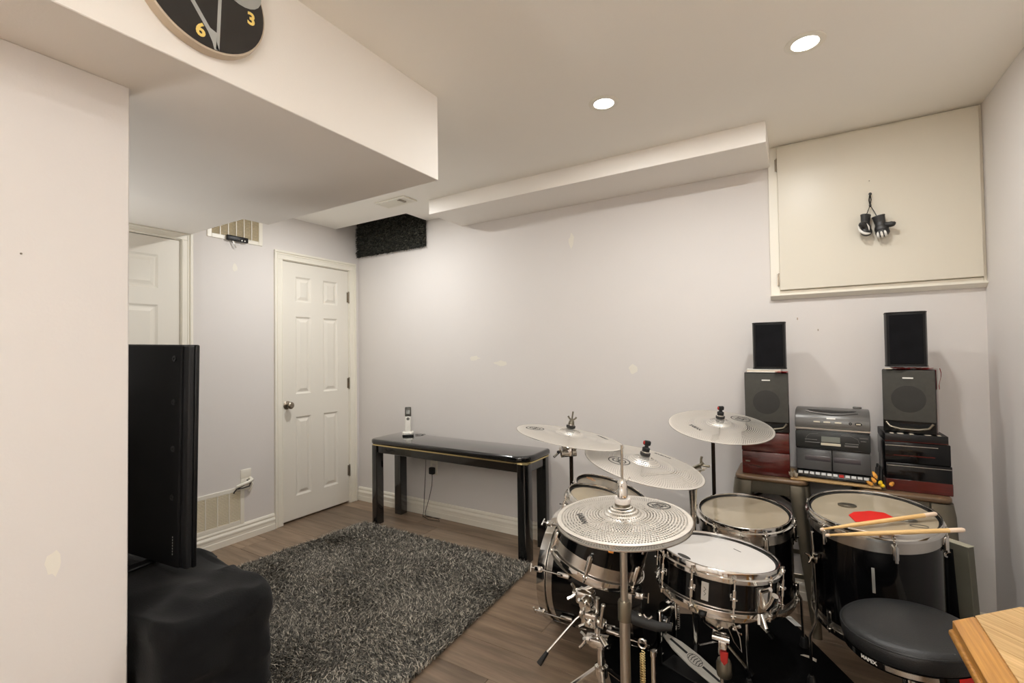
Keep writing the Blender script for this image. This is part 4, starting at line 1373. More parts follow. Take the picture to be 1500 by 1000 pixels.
lathe(bm, [(0, -0.02), (0.020, -0.02), (0.024, -0.012), (0.024, 0.012), (0.020, 0.02), (0, 0.02)], 20, T(-0.035, -0.032, 0.462) @ RX(pi / 2))
wing_nut(bm, T(-0.080, -0.008, 0.472) @ RY(-pi / 2) @ RZ(0.8), 1.3)
wing_nut(bm, T(-0.035, -0.054, 0.470) @ RX(pi / 2) @ RZ(1.9), 1.2)
obj('tilt_clamp', bm, 'chrome', ts)
bm = N()
tube(bm, [(-0.085, -0.002, 0.478), (-0.055, 0.0, 0.487), (-0.02, 0.004, 0.510), (0.0, 0.006, 0.545)], 0.0075, 12)
obj('tom_arm', bm, 'chrome', ts)
bm = N()
cyl(bm, (0.012, -0.03, 0.40), (0.030, -0.05, 0.475), 0.0065, 10)
ball(bm, (0.030, -0.05, 0.478), 0.008)
cyl(bm, (0.012, -0.03, 0.36), (0.036, -0.045, 0.345), 0.010, 12)
obj('memory_bolt', bm, 'chrome', ts)

# ---- bass drum on its side, axis along x
bd = thing('bass_drum', 'black bass drum lying on its side behind the tom stand', 'drum', T(-1.0, 2.11, 0.272) @ RY(pi / 2))
RB, LB = 0.250, 0.43
obj('shell', lathe(N(), [(RB, 0.01), (RB, LB - 0.01), (RB - 0.008, LB - 0.008), (RB - 0.008, 0.008)], 72, mis=[0, 1, 1, 1], closed=True), ['black_gloss', 'shell_wood'], bd)
for z in (0.0, LB):
    s_ = 1 if z == 0 else -1
    obj('hoop', lathe(N(), [(RB + 0.004, z - 0.019 * s_), (RB + 0.012, z - 0.019 * s_), (RB + 0.013, z), (RB + 0.012, z + 0.019 * s_), (RB + 0.004, z + 0.019 * s_)], 72, closed=True), 'chrome' if z == 0 else 'black_gloss', bd)
    obj('head', lathe(N(), [(0, z - 0.004 * s_), (RB - 0.004, z - 0.004 * s_), (RB + 0.003, z + 0.004 * s_), (RB + 0.003, z + 0.02 * s_)], 72), 'black_satin', bd)
    obj('shell_band', lathe(N(), ring_prof(RB + 0.0012, RB + 0.0002, min(z + 0.022 * s_, z + 0.05 * s_), max(z + 0.022 * s_, z + 0.05 * s_)), 72, closed=True), 'band', bd)
lug = claw = None
for k in range(8):
    a = 2 * pi * (k + 0.5) / 8 + radians(8)
    for e in (0, 1):
        if lug is None:
            bm = N(); box(bm, (RB + 0.009, 0, 0), (0.02, 0.022, 0.06), 0.007, 3); lug = obj('lug', bm, 'chrome', bd, RZ(a) @ T(0, 0, 0.11))
            bm = N()
            cyl(bm, (RB + 0.017, 0, 0.10), (RB + 0.017, 0, -0.045), 0.0034, 8)
            cyl(bm, (RB + 0.017, -0.018, -0.047), (RB + 0.017, 0.018, -0.047), 0.004, 8)
            box(bm, (RB + 0.013, 0, -0.012), (0.022, 0.024, 0.034), 0.005, 2)
            claw = obj('claw_rod', bm, 'chrome', bd, RZ(a))
        else:
            inst(lug, bd, RZ(a) @ T(0, 0, 0.11 if e == 0 else LB - 0.11))
            if e == 0: inst(claw, bd, RZ(a))
            else: inst(claw, bd, RZ(a) @ T(0, 0, LB) @ RX(pi))
# spurs: near one reaches out over the laminate, far one behind (drum frame: x down, y into the room, z along the axis)
for sgn in (-1, 1):
    bm = N()
    tube(bm, [(0.075, sgn * 0.235, 0.20), (0.10, sgn * 0.265, 0.17), (0.235, sgn * 0.370, 0.065)], 0.0055, 10)
    sp_ = obj('spur', bm, 'chrome', bd)
    ft = N(); tube(ft, [(0.215, sgn * 0.355, 0.08), (0.2565, sgn * 0.384, 0.055)], [0.008, 0.012], 12)
    obj('rubber_foot', ft, 'black_rubber', sp_)
    bm = N(); box(bm, (0.072, sgn * 0.246, 0.205), (0.05, 0.03, 0.04), 0.008, 2); wing_nut(bm, T(0.06, sgn * 0.26, 0.225) @ RX(-sgn * pi / 2), 1.0)
    obj('spur_bracket', bm, 'chrome', sp_)

# ---- bass drum pedal
kp = thing('bass_drum_pedal', 'silver bass drum pedal with a long slotted footboard', 'pedal', T(-0.275, 1.955, 0.006) @ RZ(radians(160)))
obj('base_plate', b2(N(), -0.02, 0.235, -0.045, 0.045, 0.0005, 0.006, 0.002, 1), 'black_rubber', kp, smooth=0)
fb = Matrix.Translation((0, 0, 0.018)) @ RY(radians(-17))
bm = N()
prism(bm, [(0.0, -0.022), (0.03, -0.036), (0.12, -0.042), (0.20, -0.034), (0.262, -0.012), (0.268, 0.0), (0.262, 0.012), (0.20, 0.034), (0.12, 0.042), (0.03, 0.036), (0.0, 0.022)], 0, 0.008, 0.002, 1)
f_ = obj('footboard', bm, 'pedal_silver', kp, fb)
for a0, a1 in ((0.012, 0.085), (0.155, 0.235)):
    obj('footboard_slot', b2(N(), a0, a1, -0.006, 0.006, 0.0081, 0.0087), 'black_rubber', f_, smooth=0)
bm = N()
for i in range(5):
    stroke(bm, [(0.095 + i * 0.011, -0.018), (0.099 + i * 0.011, 0.0), (0.095 + i * 0.011, 0.018)], 0.003, 0.003, 0.0081)
stroke(bm, [(0.12 + 0.030 * cos(a), 0.026 * sin(a)) for a in [2 * pi * i / 24 for i in range(25)]], 0.002, 0.002, 0.0081)
obj('footboard_emblem', bm, 'ink', f_, smooth=0)
bm = N(); box(bm, (-0.012, 0, 0.014), (0.04, 0.06, 0.022), 0.004, 1)
obj('heel_plate', bm, 'gunmetal', kp)
for sy in (-1, 1):
    bm = N(); box(bm, (0.235, sy * 0.058, 0.115), (0.02, 0.014, 0.225), 0.004, 1)
    obj('post', bm, 'chrome', kp)
bm = N(); cyl(bm, (0.235, -0.085, 0.215), (0.235, 0.068, 0.215), 0.007, 14); lathe(bm, [(0.006, -0.012), (0.030, -0.012), (0.030, 0.012), (0.006, 0.012)], 24, T(0.235, 0, 0.215) @ RX(pi / 2), closed=True)
obj('cam_axle', bm, 'chrome', kp)
bm = N(); tube(bm, [(0.235, 0, 0.215), (0.205, 0, 0.30), (0.190, 0, 0.335)], 0.0035, 8)
bt = obj('beater_rod', bm, 'chrome', kp)
obj('beater', lathe(N(), [(0, -0.028), (0.024, -0.026), (0.028, -0.018), (0.028, 0.018), (0.024, 0.026), (0, 0.028)], 24, T(0.187, 0, 0.345) @ RY(pi / 2 - 0.2)), 'felt_grey', bt)
bm = N(); tube(bm, [(0.222, 0, 0.19), (0.240, 0, 0.13), (0.246, 0, 0.095)], 0.0045, 6)
obj('chain', bm, 'steel', kp)
bm = N(); tube(bm, [(0.235 + 0.008 * cos(i * 0.8), -0.078 + 0.008 * sin(i * 0.8), 0.10 + i * 0.0012) for i in range(90)], 0.0014, 5)
obj('return_spring', bm, 'steel', kp)

# ---- cymbals: thin perforated discs with printed emblem and word
def cym_z(r, R, bell=0.062, bh=0.024, bow=0.012):
    b = bow * (1 - (r / R) ** 2)
    if r < bell:
        b += bh * (1 - (r / bell) ** 2.2)
    return b
def cymbal(name, label, c, n, R, word=None, emblem=None, group=None, flip=False, bell=0.062):
    t_ = thing(name, label, 'cymbal', T(c) @ aim(n) @ (RX(pi) if flip else I4), group)
    rs = [0.0065, 0.012, 0.02, 0.03, 0.04, 0.05, bell - 0.003, bell + 0.003, 0.08, 0.10, 0.125, 0.15, 0.175, 0.20, 0.225, 0.25]
    rs = [r for r in rs if r < R - 0.004] + [R - 0.002, R]
    top = [(r, cym_z(r, R, bell) + 0.0005) for r in rs]
    bot = [(r, cym_z(r, R, bell) - 0.0005) for r in rs][::-1]
    key = 'perf%d' % int(R * 1000)
    if key not in M: M[key] = perforated(R)
    obj('cymbal_plate', lathe(N(), top + bot, 96, closed=True), key, t_)
    obj('rolled_edge', lathe(N(), [(R - 0.0015, -0.0008), (R + 0.0006, -0.0008), (R + 0.0006, 0.0010), (R - 0.0015, 0.0010)], 96, closed=True), 'band', t_)
    def drape(bm, ang, rad, rot):
        """lay flat print on the bow"""
        Mx = RZ(ang) @ T(rad, 0, 0) @ RZ(rot)
        bmesh.ops.transform(bm, matrix=Mx, verts=bm.verts)
        for v in bm.verts:
            v.co.z += cym_z(math.hypot(v.co.x, v.co.y), R, bell) + 0.0009
        return bm
    if word:
        obj('printed_word', drape(text_mesh(word[2], word[3], 0.0002, 0.0006), radians(word[0]), word[1], radians(word[4])), 'ink', t_, smooth=0)
    if emblem:
        r_ = emblem[2]
        bm = N()
        stroke(bm, [(r_ * cos(2 * pi * i / 40), r_ * sin(2 * pi * i / 40)) for i in range(41)], 0.0045, 0.0045, 0, 0.0003)
        stroke(bm, [(0.50 * r_, 0.42 * r_), (0.2 * r_, 0.62 * r_), (-0.25 * r_, 0.55 * r_), (-0.35 * r_, 0.25 * r_), (0, 0.02 * r_), (0.35 * r_, -0.22 * r_), (0.25 * r_, -0.55 * r_), (-0.2 * r_, -0.62 * r_), (-0.5 * r_, -0.4 * r_)], 0.006, 0.005, 0, 0.0003)
        for q in (-0.45, -0.2, 0.2, 0.45):
            stroke(bm, [(q * r_ - 0.10 * r_, -0.30 * r_), (q * r_ + 0.02 * r_, 0.0), (q * r_ + 0.14 * r_, 0.28 * r_)], 0.0028, 0.0028, 0, 0.0003)
        stroke(bm, [(-0.85 * r_, -0.05 * r_), (-0.3 * r_, -0.12 * r_), (0.4 * r_, -0.02 * r_), (0.85 * r_, 0.12 * r_)], 0.003, 0.003, 0, 0.0003)
        obj('printed_emblem', drape(bm, radians(emblem[0]), emblem[1], radians(emblem[3])), 'ink', t_, smooth=0)
    return t_
hn = (-0.026, -0.042, 1)
cymbal('hi_hat_cymbal', 'nearest perforated silver cymbal, upper of the hi-hat pair', (-0.414, 1.239, 0.858), hn, 0.178, (-144, 0.112, 'SABIAN', 0.021, 90), (57, 0.128, 0.030, -60), bell=0.05)
cymbal('hi_hat_cymbal', 'lower hi-hat cymbal, only its rim showing under the upper one', (-0.414, 1.239, 0.846), hn, 0.178, flip=True, bell=0.05)
nA, nB, nC = (0.15, 0.069, 1), (0.213, -0.014, 1), (0.101, -0.173, 1)
cA, cB, cC = Vector((-0.844, 1.842, 0.9445)), Vector((-0.528, 1.838, 0.863)), Vector((-0.322, 2.386, 0.950))
cymbal('crash_cymbal', 'far left perforated crash cymbal above the end of the console table', cA - Vector((0, 0, 0.002)), nA, 0.229, (55, 0.170, 'SABIAN', 0.022, 90), (-161, 0.152, 0.038, -100))
cymbal('crash_cymbal', 'middle perforated cymbal on the boom, big round emblem at its left', cB - Vector((0, 0, 0.002)), nB, 0.229, (81, 0.185, 'SABIAN', 0.021, -90), (-131, 0.110, 0.040, 60))
cymbal('ride_cymbal', 'right rear perforated cymbal on the straight black pole', cC - Vector((0, 0, 0.002)), nC, 0.229, (-133, 0.134, 'SABIAN', 0.023, 90), (60, 0.150, 0.042, -60))

def cymbal_top(t_, c, n, R, red=True, tall=False):
    """felts and nut above the bell, on the tilted spindle"""
    Mx = T(c) @ aim(n)
    z0 = cym_z(0, R) + 0.0005
    obj('felt_washer', lathe(N(), [(0, z0), (0.019, z0), (0.020, z0 + 0.009), (0.0, z0 + 0.012)], 20), 'felt_grey', t_, Mx)
    bm = N()
    lathe(bm, [(0, z0 + 0.0115), (0.016, z0 + 0.0115), (0.016, z0 + 0.016), (0.0, z0 + 0.018)], 20)
    obj('washer', bm, 'chrome', t_, Mx)
    bm = N()
    if tall:
        lathe(bm, [(0, z0 + 0.017), (0.013, z0 + 0.017), (0.011, z0 + 0.028), (0.005, z0 + 0.036), (0, z0 + 0.036)], 16)
        cyl(bm, (0, 0, z0 + 0.03), (0, 0, z0 + 0.070), 0.0035, 8)
        wing_nut(bm, T(0, 0, z0 + 0.028) @ RZ(0.4), 0.9)
        obj('wing_nut', bm, 'gunmetal', t_, Mx)
    else:
        lathe(bm, [(0, z0 + 0.017), (0.014, z0 + 0.017), (0.015, z0 + 0.028), (0.008, z0 + 0.032), (0.0065, z0 + 0.040), (0, z0 + 0.040)], 16)
        obj('nut_body', bm, 'black_rubber', t_, Mx)
        bm = N(); box(bm, (0, 0, z0 + 0.048), (0.028, 0.015, 0.020), 0.006, 2)
        nb = obj('wing_nut', bm, 'black_rubber', t_, Mx @ RZ(0.5))
        obj('red_cap', box(N(), (-0.0135, -0.004, z0 + 0.049), (0.006, 0.010, 0.014), 0.002, 1), 'red_cloth', nb)
    bm = N()
    cyl(bm, (0, 0, -0.045), (0, 0, z0 + 0.03), 0.0038, 10)
    obj('spindle', bm, 'chrome', t_, Mx)
    bm = N(); lathe(bm, [(0, z0 - 0.006), (0.018, z0 - 0.006), (0.019, z0 - 0.014), (0.013, z0 - 0.030), (0, z0 - 0.030)], 18)
    obj('lower_felt', bm, 'felt_grey', t_, Mx)

# stand of the far left crash
sa = thing('cymbal_holder', 'dark cymbal post with chrome tilter, rising from the bass drum to the far left crash', 'stand', I4)
cymbal_top(sa, cA, nA, 0.229, tall=True)
bA = cA - Vector(nA).normalized() * 0.045
pA = Vector((-0.886, 1.950, 0))
bm = N(); cyl(bm, pA + Vector((0, 0, 0.47)), pA + Vector((0, 0, 0.835)), 0.0088, 14); obj('upper_tube', bm, 'pole_black', sa)
bm = N(); box(bm, pA + Vector((0, 0.0, 0.502)), (0.05, 0.04, 0.050), 0.010, 3); wing_nut(bm, T(pA + Vector((0, -0.025, 0.50))) @ RX(pi / 2), 1.0); obj('shell_mount', bm, 'chrome', sa)
bm = N()
tp = pA + Vector((0, 0, 0.845))
box(bm, tp + Vector((-0.004, -0.006, 0.012)), (0.034, 0.034, 0.044), 0.008, 2)
cyl(bm, tp + Vector((-0.036, -0.030, 0.000)), tp + Vector((0.018, 0.012, 0.004)), 0.016, 18)
cyl(bm, tp + Vector((-0.03, -0.030, 0.034)), tp + Vector((0.02, 0.008, 0.036)), 0.018, 18)
wing_nut(bm, T(tp + Vector((-0.040, -0.034, 0.012))) @ RX(pi / 2) @ RZ(0.9), 1.3)
tube(bm, [tp + Vector((0, 0, 0.034)), bA + Vector((-0.004, 0.01, -0.006)), bA], [0.010, 0.009, 0.006], 10)
obj('tilter', bm, 'chrome', sa)
def tripod_at(t_, p, hub, r, angs):
    n0 = set(t_.children)
    tripod(t_, hub, r, angs)
    for ch in t_.children:
        if ch not in n0:
            ch.matrix_local = T(p) @ ch.matrix_local

# boom stand of the middle cymbal
sb = thing('cymbal_stand', 'chrome boom stand holding the middle cymbal, its tube beside the small floor tom', 'stand', I4)
cymbal_top(sb, cB, nB, 0.229)
bB = cB - Vector(nB).normalized() * 0.045
pB = Vector((-0.392, 2.085, 0))
bm = N(); cyl(bm, pB + Vector((0, 0, 0.45)), pB + Vector((0, 0, 0.62)), 0.010, 14); obj('middle_tube', bm, 'chrome', sb)
bm = N(); cyl(bm, pB + Vector((0, 0, 0.03)), pB + Vector((0, 0, 0.47)), 0.0128, 14); obj('lower_tube', bm, 'chrome', sb)
bm = N(); lathe(bm, [(0, 0.60), (0.012, 0.60), (0.0135, 0.66), (0.018, 0.72), (0.0195, 0.752), (0.015, 0.762), (0, 0.764)], 20, T(pB))
cyl(bm, pB + Vector((-0.01, -0.006, 0.755)), pB + Vector((-0.012, -0.01, 0.782)), 0.006, 10)
wing_nut(bm, T(pB + Vector((-0.022, -0.014, 0.748))) @ RY(-pi / 2), 0.9)
obj('boom_sleeve', bm, 'chrome', sb)
hubB = pB + Vector((0.006, 0.0, 0.800))
bm = N()
cyl(bm, pB + Vector((0, 0, 0.76)), hubB, 0.008, 12)
cyl(bm, hubB + Vector((-0.012, -0.024, 0)), hubB + Vector((0.012, 0.024, 0)), 0.017, 18)
wing_nut(bm, T(hubB + Vector((0.018, 0.030, 0.004))) @ RX(-pi / 2), 1.1)
obj('boom_tilter', bm, 'chrome', sb)
far = hubB + (hubB - bB).normalized() * 0.060
bm = N(); tube(bm, [bB, bB + Vector((0, 0.004, -0.004)), hubB, far], [0.0055, 0.006, 0.006, 0.006], 10)
obj('boom_arm', bm, 'chrome', sb)
bm = N()
wing_nut(bm, T(hubB + Vector((0.03, -0.018, 0.03))) @ RY(0.9), 1.2)
cyl(bm, hubB + Vector((0.0, -0.01, 0.012)), hubB + Vector((0.03, -0.018, 0.03)), 0.007, 10)
obj('boom_wing_screw', bm, 'gunmetal', sb)
bm = N(); cyl(bm, pB + Vector((0, 0, 0.46)), pB + Vector((0, 0, 0.50)), 0.018, 18); wing_nut(bm, T(pB + Vector((-0.02, -0.01, 0.48))) @ RY(-pi / 2), 1.0)
obj('height_collar', bm, 'gunmetal', sb)
tripod_at(sb, pB, 0.24, 0.20, [radians(a) for a in (100, 215, 335)])

# straight stand of the right rear cymbal
sc = thing('cymbal_stand', 'straight dark cymbal stand behind the small floor tom', 'stand', I4)
cymbal_top(sc, cC, nC, 0.229)
bC = cC - Vector(nC).normalized() * 0.045
pC = Vector((-0.354, 2.392, 0))
bm = N(); cyl(bm, pC + Vector((0, 0, 0.40)), pC + Vector((0, 0, 0.885)), 0.0085, 14); obj('upper_tube', bm, 'pole_black', sc)
bm = N(); cyl(bm, pC + Vector((0, 0, 0.03)), pC + Vector((0, 0, 0.42)), 0.0125, 14); obj('lower_tube', bm, 'pole_black', sc)
bm = N()
tube(bm, [pC + Vector((0, 0, 0.875)), pC + Vector((0.006, -0.002, 0.893)), bC], [0.0125, 0.0125, 0.006], 12)
box(bm, pC + Vector((0.012, -0.004, 0.888)), (0.034, 0.018, 0.016), 0.004, 2)
obj('tilter', bm, 'gunmetal', sc)
tripod_at(sc, pC, 0.24, 0.22, [radians(a) for a in (80, 190, 310)])

# ================================================================== THRONE
th = thing('drum_throne', 'round black vinyl drum throne with a silver lettered band', 'stool', T(0.254, 1.782, 0))
tl = T(0, 0, 0.502) @ aim((-0.09, -0.004, 1))
bm = N()
lathe(bm, [(0, 0.006), (0.10, 0.004), (0.140, 0.000), (0.155, -0.005), (0.1635, -0.015), (0.165, -0.026), (0.163, -0.052), (0.160, -0.056), (0.0, -0.056)], 64)
obj('seat_cushion', bm, 'black_vinyl', th, tl)
bm = N(); tube(bm, [(0.1625 * cos(2 * pi * i / 64), 0.1625 * sin(2 * pi * i / 64), -0.0135) for i in range(64)], 0.0022, 6, closed=True)
obj('seat_piping', bm, 'black_vinyl', th, tl)
bm = N(); lathe(bm, [(0.150, -0.057), (0.1615, -0.057), (0.1620, -0.074), (0.155, -0.082), (0.0, -0.082), (0, -0.0565), (0.150, -0.0565)], 64)
bn = obj('seat_band', bm, 'black_gloss', th, tl)
def band_piece(a0, a1, z0, z1, r, n=14):
    bm = N(); t = bmesh.new(); A = []; B = []
    for i in range(n + 1):
        a = radians(a0 + (a1 - a0) * i / n)
        A.append(t.verts.new((r * cos(a), r * sin(a), z0))); B.append(t.verts.new((r * cos(a), r * sin(a), z1)))
    for i in range(n): t.faces.new((A[i], A[i + 1], B[i + 1], B[i]))
    merge(bm, t); return bm
obj('silver_strip', band_piece(-118, -78, -0.073, -0.059, 0.1625), 'band', bn)
obj('red_sticker', band_piece(-62, -47, -0.073, -0.058, 0.1626), 'red', bn)
bm = text_mesh('MAPEX', 0.014, 0.0003, 0.0004)
for v in bm.verts:
    a = radians(-133) + v.co.x / 0.1628
    zz, rr_ = v.co.y - 0.066, 0.1627 + v.co.z
    v.co = Vector((rr_ * cos(a), rr_ * sin(a), zz))
obj('band_lettering', bm, 'white_ink', bn, smooth=0)
bm = N(); lathe(bm, [(0, 0.36), (0.03, 0.36), (0.034, 0.38), (0.05, 0.412), (0, 0.414)], 24)
obj('seat_mount', bm, 'black_satin', th)
bm = N(); cyl(bm, (0, 0, 0.06), (0, 0, 0.365), 0.0145, 18); obj('post', bm, 'chrome', th)
tripod(th, 0.26, 0.21, [radians(a) for a in (30, 150, 270)], tube_r=0.009)

# ================================================================== STOOLS WITH THE HI-FI
def bar_stool(label, x, y, zt):
    t_ = thing('bar_stool', label, 'stool', T(x, y, 0), None)
    hw = 0.150
    obj('seat', prism(N(), round_rect(-hw - 0.005, hw + 0.005, -hw - 0.005, hw + 0.005, 0.04, 7), zt - 0.024, zt, 0.009, 3), 'stool_seat', t_)
    bm = N()
    for sx, sy, lx, ly in ((0, -1, 2 * hw - 0.06, 0.004), (0, 1, 2 * hw - 0.06, 0.004), (-1, 0, 0.004, 2 * hw - 0.06), (1, 0, 0.004, 2 * hw - 0.06)):
        box(bm, (sx * (hw - 0.006), sy * (hw - 0.006), zt - 0.052), (lx, ly, 0.056), 0.001, 1)
    obj('apron', bm, 'gunmetal', t_, smooth=0)
    for sx in (-1, 1):
        for sy in (-1, 1):
            top = Vector((sx * (hw - 0.032), sy * (hw - 0.032), zt - 0.0245))
            bot = Vector((sx * (hw + 0.025), sy * (hw + 0.025), 0.001))
            bm = N(); t = bmesh.new()
            rings = []
            for f in (0, 0.08, 0.35, 0.7, 1.0):
                c_ = top.lerp(bot, f)
                wd = 0.040 * (1 - f) + 0.018 * f + (0.004 if f == 0.08 else 0)
                pr = round_rect(-wd, wd, -wd, wd, [wd * 0.9 if (a, b) == (sx, sy) else wd * 0.12 for a, b in ((1, 1), (-1, 1), (-1, -1), (1, -1))], 5)
                rings.append([t.verts.new((c_.x + p[0], c_.y + p[1], c_.z)) for p in pr])
            for a, b in zip(rings, rings[1:]):
                for i in range(len(a)): t.faces.new((a[i], a[(i + 1) % len(a)], b[(i + 1) % len(a)], b[i]))
            t.faces.new(rings[0][::-1]); t.faces.new(rings[-1])
            bmesh.ops.recalc_face_normals(t, faces=t.faces)
            merge(bm, t)
            obj('leg', bm, 'gunmetal', t_)
    bm = N()
    for a in (45, 135):
        tube(bm, [(-0.16 * cos(radians(a)), -0.16 * sin(radians(a)), zt - 0.13), (0, 0, zt - 0.095 + (0.006 if a == 45 else 0)), (0.16 * cos(radians(a)), 0.16 * sin(radians(a)), zt - 0.13)], 0.006, 6)
    obj('cross_brace', bm, 'pole_black', t_)
    for sx, sy in ((0, -1), (0, 1), (-1, 0), (1, 0)):
        L_ = 2 * (hw + 0.01) - 0.045
        e = hw + 0.002
        obj('footrest', box(N(), (sx * e, sy * e, 0.25), (L_ if sx == 0 else 0.006, L_ if sy == 0 else 0.006, 0.022), 0.002, 1), 'gunmetal', t_, smooth=0)
    return t_
ZS = 0.690
YS = 2.712
bar_stool('metal bar stool with a wooden seat under the left speaker stack', -0.128, YS, ZS)
bar_stool('metal bar stool with a wooden seat under the right speaker stack', 0.372, YS, ZS - 0.004)
pk = tag(obj('plank_shelf', b2(N(), -0.17, 0.17, -0.11, 0.10, 0, 0.009, 0.002, 1), 'board_wood', None, T(0.125, YS - 0.035, ZS + 0.0008), smooth=0),
         'thin bare wooden board bridging the two bar stools under the stereo', 'board')

def wood_box(label, x0, x1, y0, y1, z0, z1, mt, seam=None, name='wooden_box'):
    t_ = thing(name, label, 'box', T((x0 + x1) / 2, (y0 + y1) / 2, z0))
    hw, hd, hh = (x1 - x0) / 2, (y1 - y0) / 2, z1 - z0
    obj('box_body', b2(N(), -hw, hw, -hd, hd, 0.0008, hh - 0.0004, 0.003, 2), mt, t_)
    return t_, hw, hd, hh
# left: two dark red cases
a, hw, hd, hh = wood_box('lower dark red wooden case on the left bar stool', -0.250, -0.046, 2.595, 2.80, ZS, ZS + 0.112, 'mahogany')
obj('case_handle', b2(N(), -hw + 0.015, -hw + 0.035, -hd - 0.002, -hd, 0.06, 0.066, 0.001, 1), 'gunmetal', a)
b_, hw, hd, hh = wood_box('upper dark red wooden case under the left grey speaker', -0.252, -0.046, 2.60, 2.80, ZS + 0.1122, ZS + 0.207, 'mahogany')
LZ = ZS + 0.2075
# right: stacked black and red cases
RX0, RX1 = 0.313, 0.529
z = ZS - 0.004
c1, hw, hd, hh = wood_box('bottom case of the right stack, black above a dark red base', RX0 + 0.003, RX1 + 0.003, 2.60, 2.82, z, z + 0.122, 'black_gloss')
obj('red_base', b2(N(), -hw - 0.001, hw + 0.001, -hd - 0.001, hd + 0.001, 0.001, 0.052, 0.002, 1), 'mahogany', c1)
obj('edge_highlight', b2(N(), -hw + 0.002, hw - 0.002, -hd - 0.0012, -hd, 0.108, 0.1105), 'steel', c1, smooth=0)  # pale strip stands for the highlight along the case edge
z += 0.1224
c2, hw, hd, hh = wood_box('middle glossy black case of the right stack', RX0, RX1, 2.60, 2.82, z, z + 0.088, 'black_gloss')
obj('red_stripe', b2(N(), -hw + 0.03, hw - 0.05, -hd - 0.0008, -hd, 0.030, 0.034), 'mahogany', c2, smooth=0)
obj('edge_highlight', b2(N(), -hw + 0.002, hw - 0.04, -hd - 0.0012, -hd, 0.072, 0.0745), 'steel', c2, smooth=0)  # edge highlight laid on as a steel strip
z += 0.0884
c3, hw, hd, hh = wood_box('slim black case on top of the right stack, under the speaker', RX0 + 0.001, RX1 - 0.006, 2.60, 2.82, z, z + 0.036, 'black_satin')
obj('red_edge', b2(N(), -hw + 0.001, hw - 0.001, -hd - 0.0008, -hd, 0.002, 0.005), 'mahogany', c3, smooth=0)
bm = N()
for i, (xx, w_) in enumerate(((-0.085, 0.012), (-0.06, 0.02), (-0.02, 0.014), (0.03, 0.02), (0.07, 0.012))):
    b2(bm, xx, xx + w_, -hd - 0.0005, -hd + 0.02, 0.0358, 0.0372)
obj('loose_scraps', bm, 'paper', c3, smooth=0)['kind'] = 'stuff'
RZ0 = z + 0.0380

def shelf_speaker(label, x, y, z, w_, h_, dp, rot, cheeks):
    t_ = thing('bookshelf_speaker', label, 'speaker', T(x, y, z) @ RZ(rot))
    obj('cabinet', b2(N(), -w_ / 2, w_ / 2, 0.016, dp, 0.0006, h_, 0.003, 2), cheeks, t_)
    obj('front_baffle', b2(N(), -w_ / 2 + 0.001, w_ / 2 - 0.001, 0, 0.0159, 0.0006, h_ - 0.001, 0.005, 2), 'boom_black', t_)
    g = obj('grille', prism(N(), round_rect(-w_ / 2 + 0.003, w_ / 2 - 0.003, 0.052, h_ - 0.004, 0.004, 3), 0, 0.008, 0.003, 2, Mx=FB), 'speaker_cloth', t_)
    obj('woofer', lathe(N(), [(0, 0.0083), (0.02, 0.0084), (0.056, 0.0088), (0.058, 0.0082), (0.058, 0.0075), (0, 0.0075)], 40, FB @ T(0, 0.148, 0)), 'cone', g)
    obj('name_plate', b2(N(), -0.018, 0.018, -0.0095, -0.008, h_ - 0.040, h_ - 0.034, 0.0005, 1), 'white_ink', g, smooth=0)
    bm = N()
    tube(bm, [(-w_ / 2 + 0.012, -0.004, 0.046), (-w_ / 2 + 0.026, -0.006, 0.026), (-0.03, -0.007, 0.018), (0.03, -0.007, 0.018), (w_ / 2 - 0.026, -0.006, 0.026), (w_ / 2 - 0.012, -0.004, 0.046)], 0.005, 8)
    obj('port_lip', bm, 'gunmetal', t_)
    obj('bass_port', prism(N(), [(-w_ / 2 + 0.014, 0.047), (-w_ / 2 + 0.028, 0.028), (w_ / 2 - 0.028, 0.028), (w_ / 2 - 0.014, 0.047), (0.03, 0.040), (-0.03, 0.040)], 0, 0.0015, Mx=FB), 'black_matt', t_, smooth=0)
    return t_
SH = 0.292
shelf_speaker('grey-fronted speaker with red sides on the dark red cases', -0.139, 2.614, LZ, 0.192, SH, 0.18, radians(1), 'mahogany')
shelf_speaker('grey-fronted speaker with red sides on the right stack of black cases', 0.401, 2.615, RZ0, 0.180, 0.275, 0.17, radians(-13), 'mahogany')
TL, TR = LZ + SH, RZ0 + 0.275

def satellite(label, x, y, z, w_, h_, dp, rot):
    t_ = thing('satellite_speaker', label, 'speaker', T(x, y, z) @ RZ(rot))
    out = [(-w_ / 2 + 0.004, dp), (-w_ / 2, dp * 0.7), (-w_ / 2, 0.02), (-w_ / 2 + 0.006, 0.006), (-w_ / 2 + 0.02, 0), (w_ / 2 - 0.02, 0), (w_ / 2 - 0.006, 0.006), (w_ / 2, 0.02), (w_ / 2, dp * 0.7), (w_ / 2 - 0.004, dp)]
    obj('cabinet', prism(N(), out, 0.006, h_ - 0.006), 'black_satin', t_)
    obj('top_cap', prism(N(), [(a_ * 1.02, b_ * 1.02 - 0.001) for a_, b_ in out], h_ - 0.006, h_, 0.002, 1), 'black_satin', t_)
    obj('bottom_cap', prism(N(), [(a_ * 1.02, b_ * 1.02 - 0.001) for a_, b_ in out], 0.0006, 0.006), 'black_satin', t_)
    obj('grille', prism(N(), round_rect(-w_ / 2 + 0.014, w_ / 2 - 0.014, 0.012, h_ - 0.012, 0.004, 3), 0, 0.005, 0.002, 1, Mx=FB), 'speaker_cloth_dark', t_)
    return t_
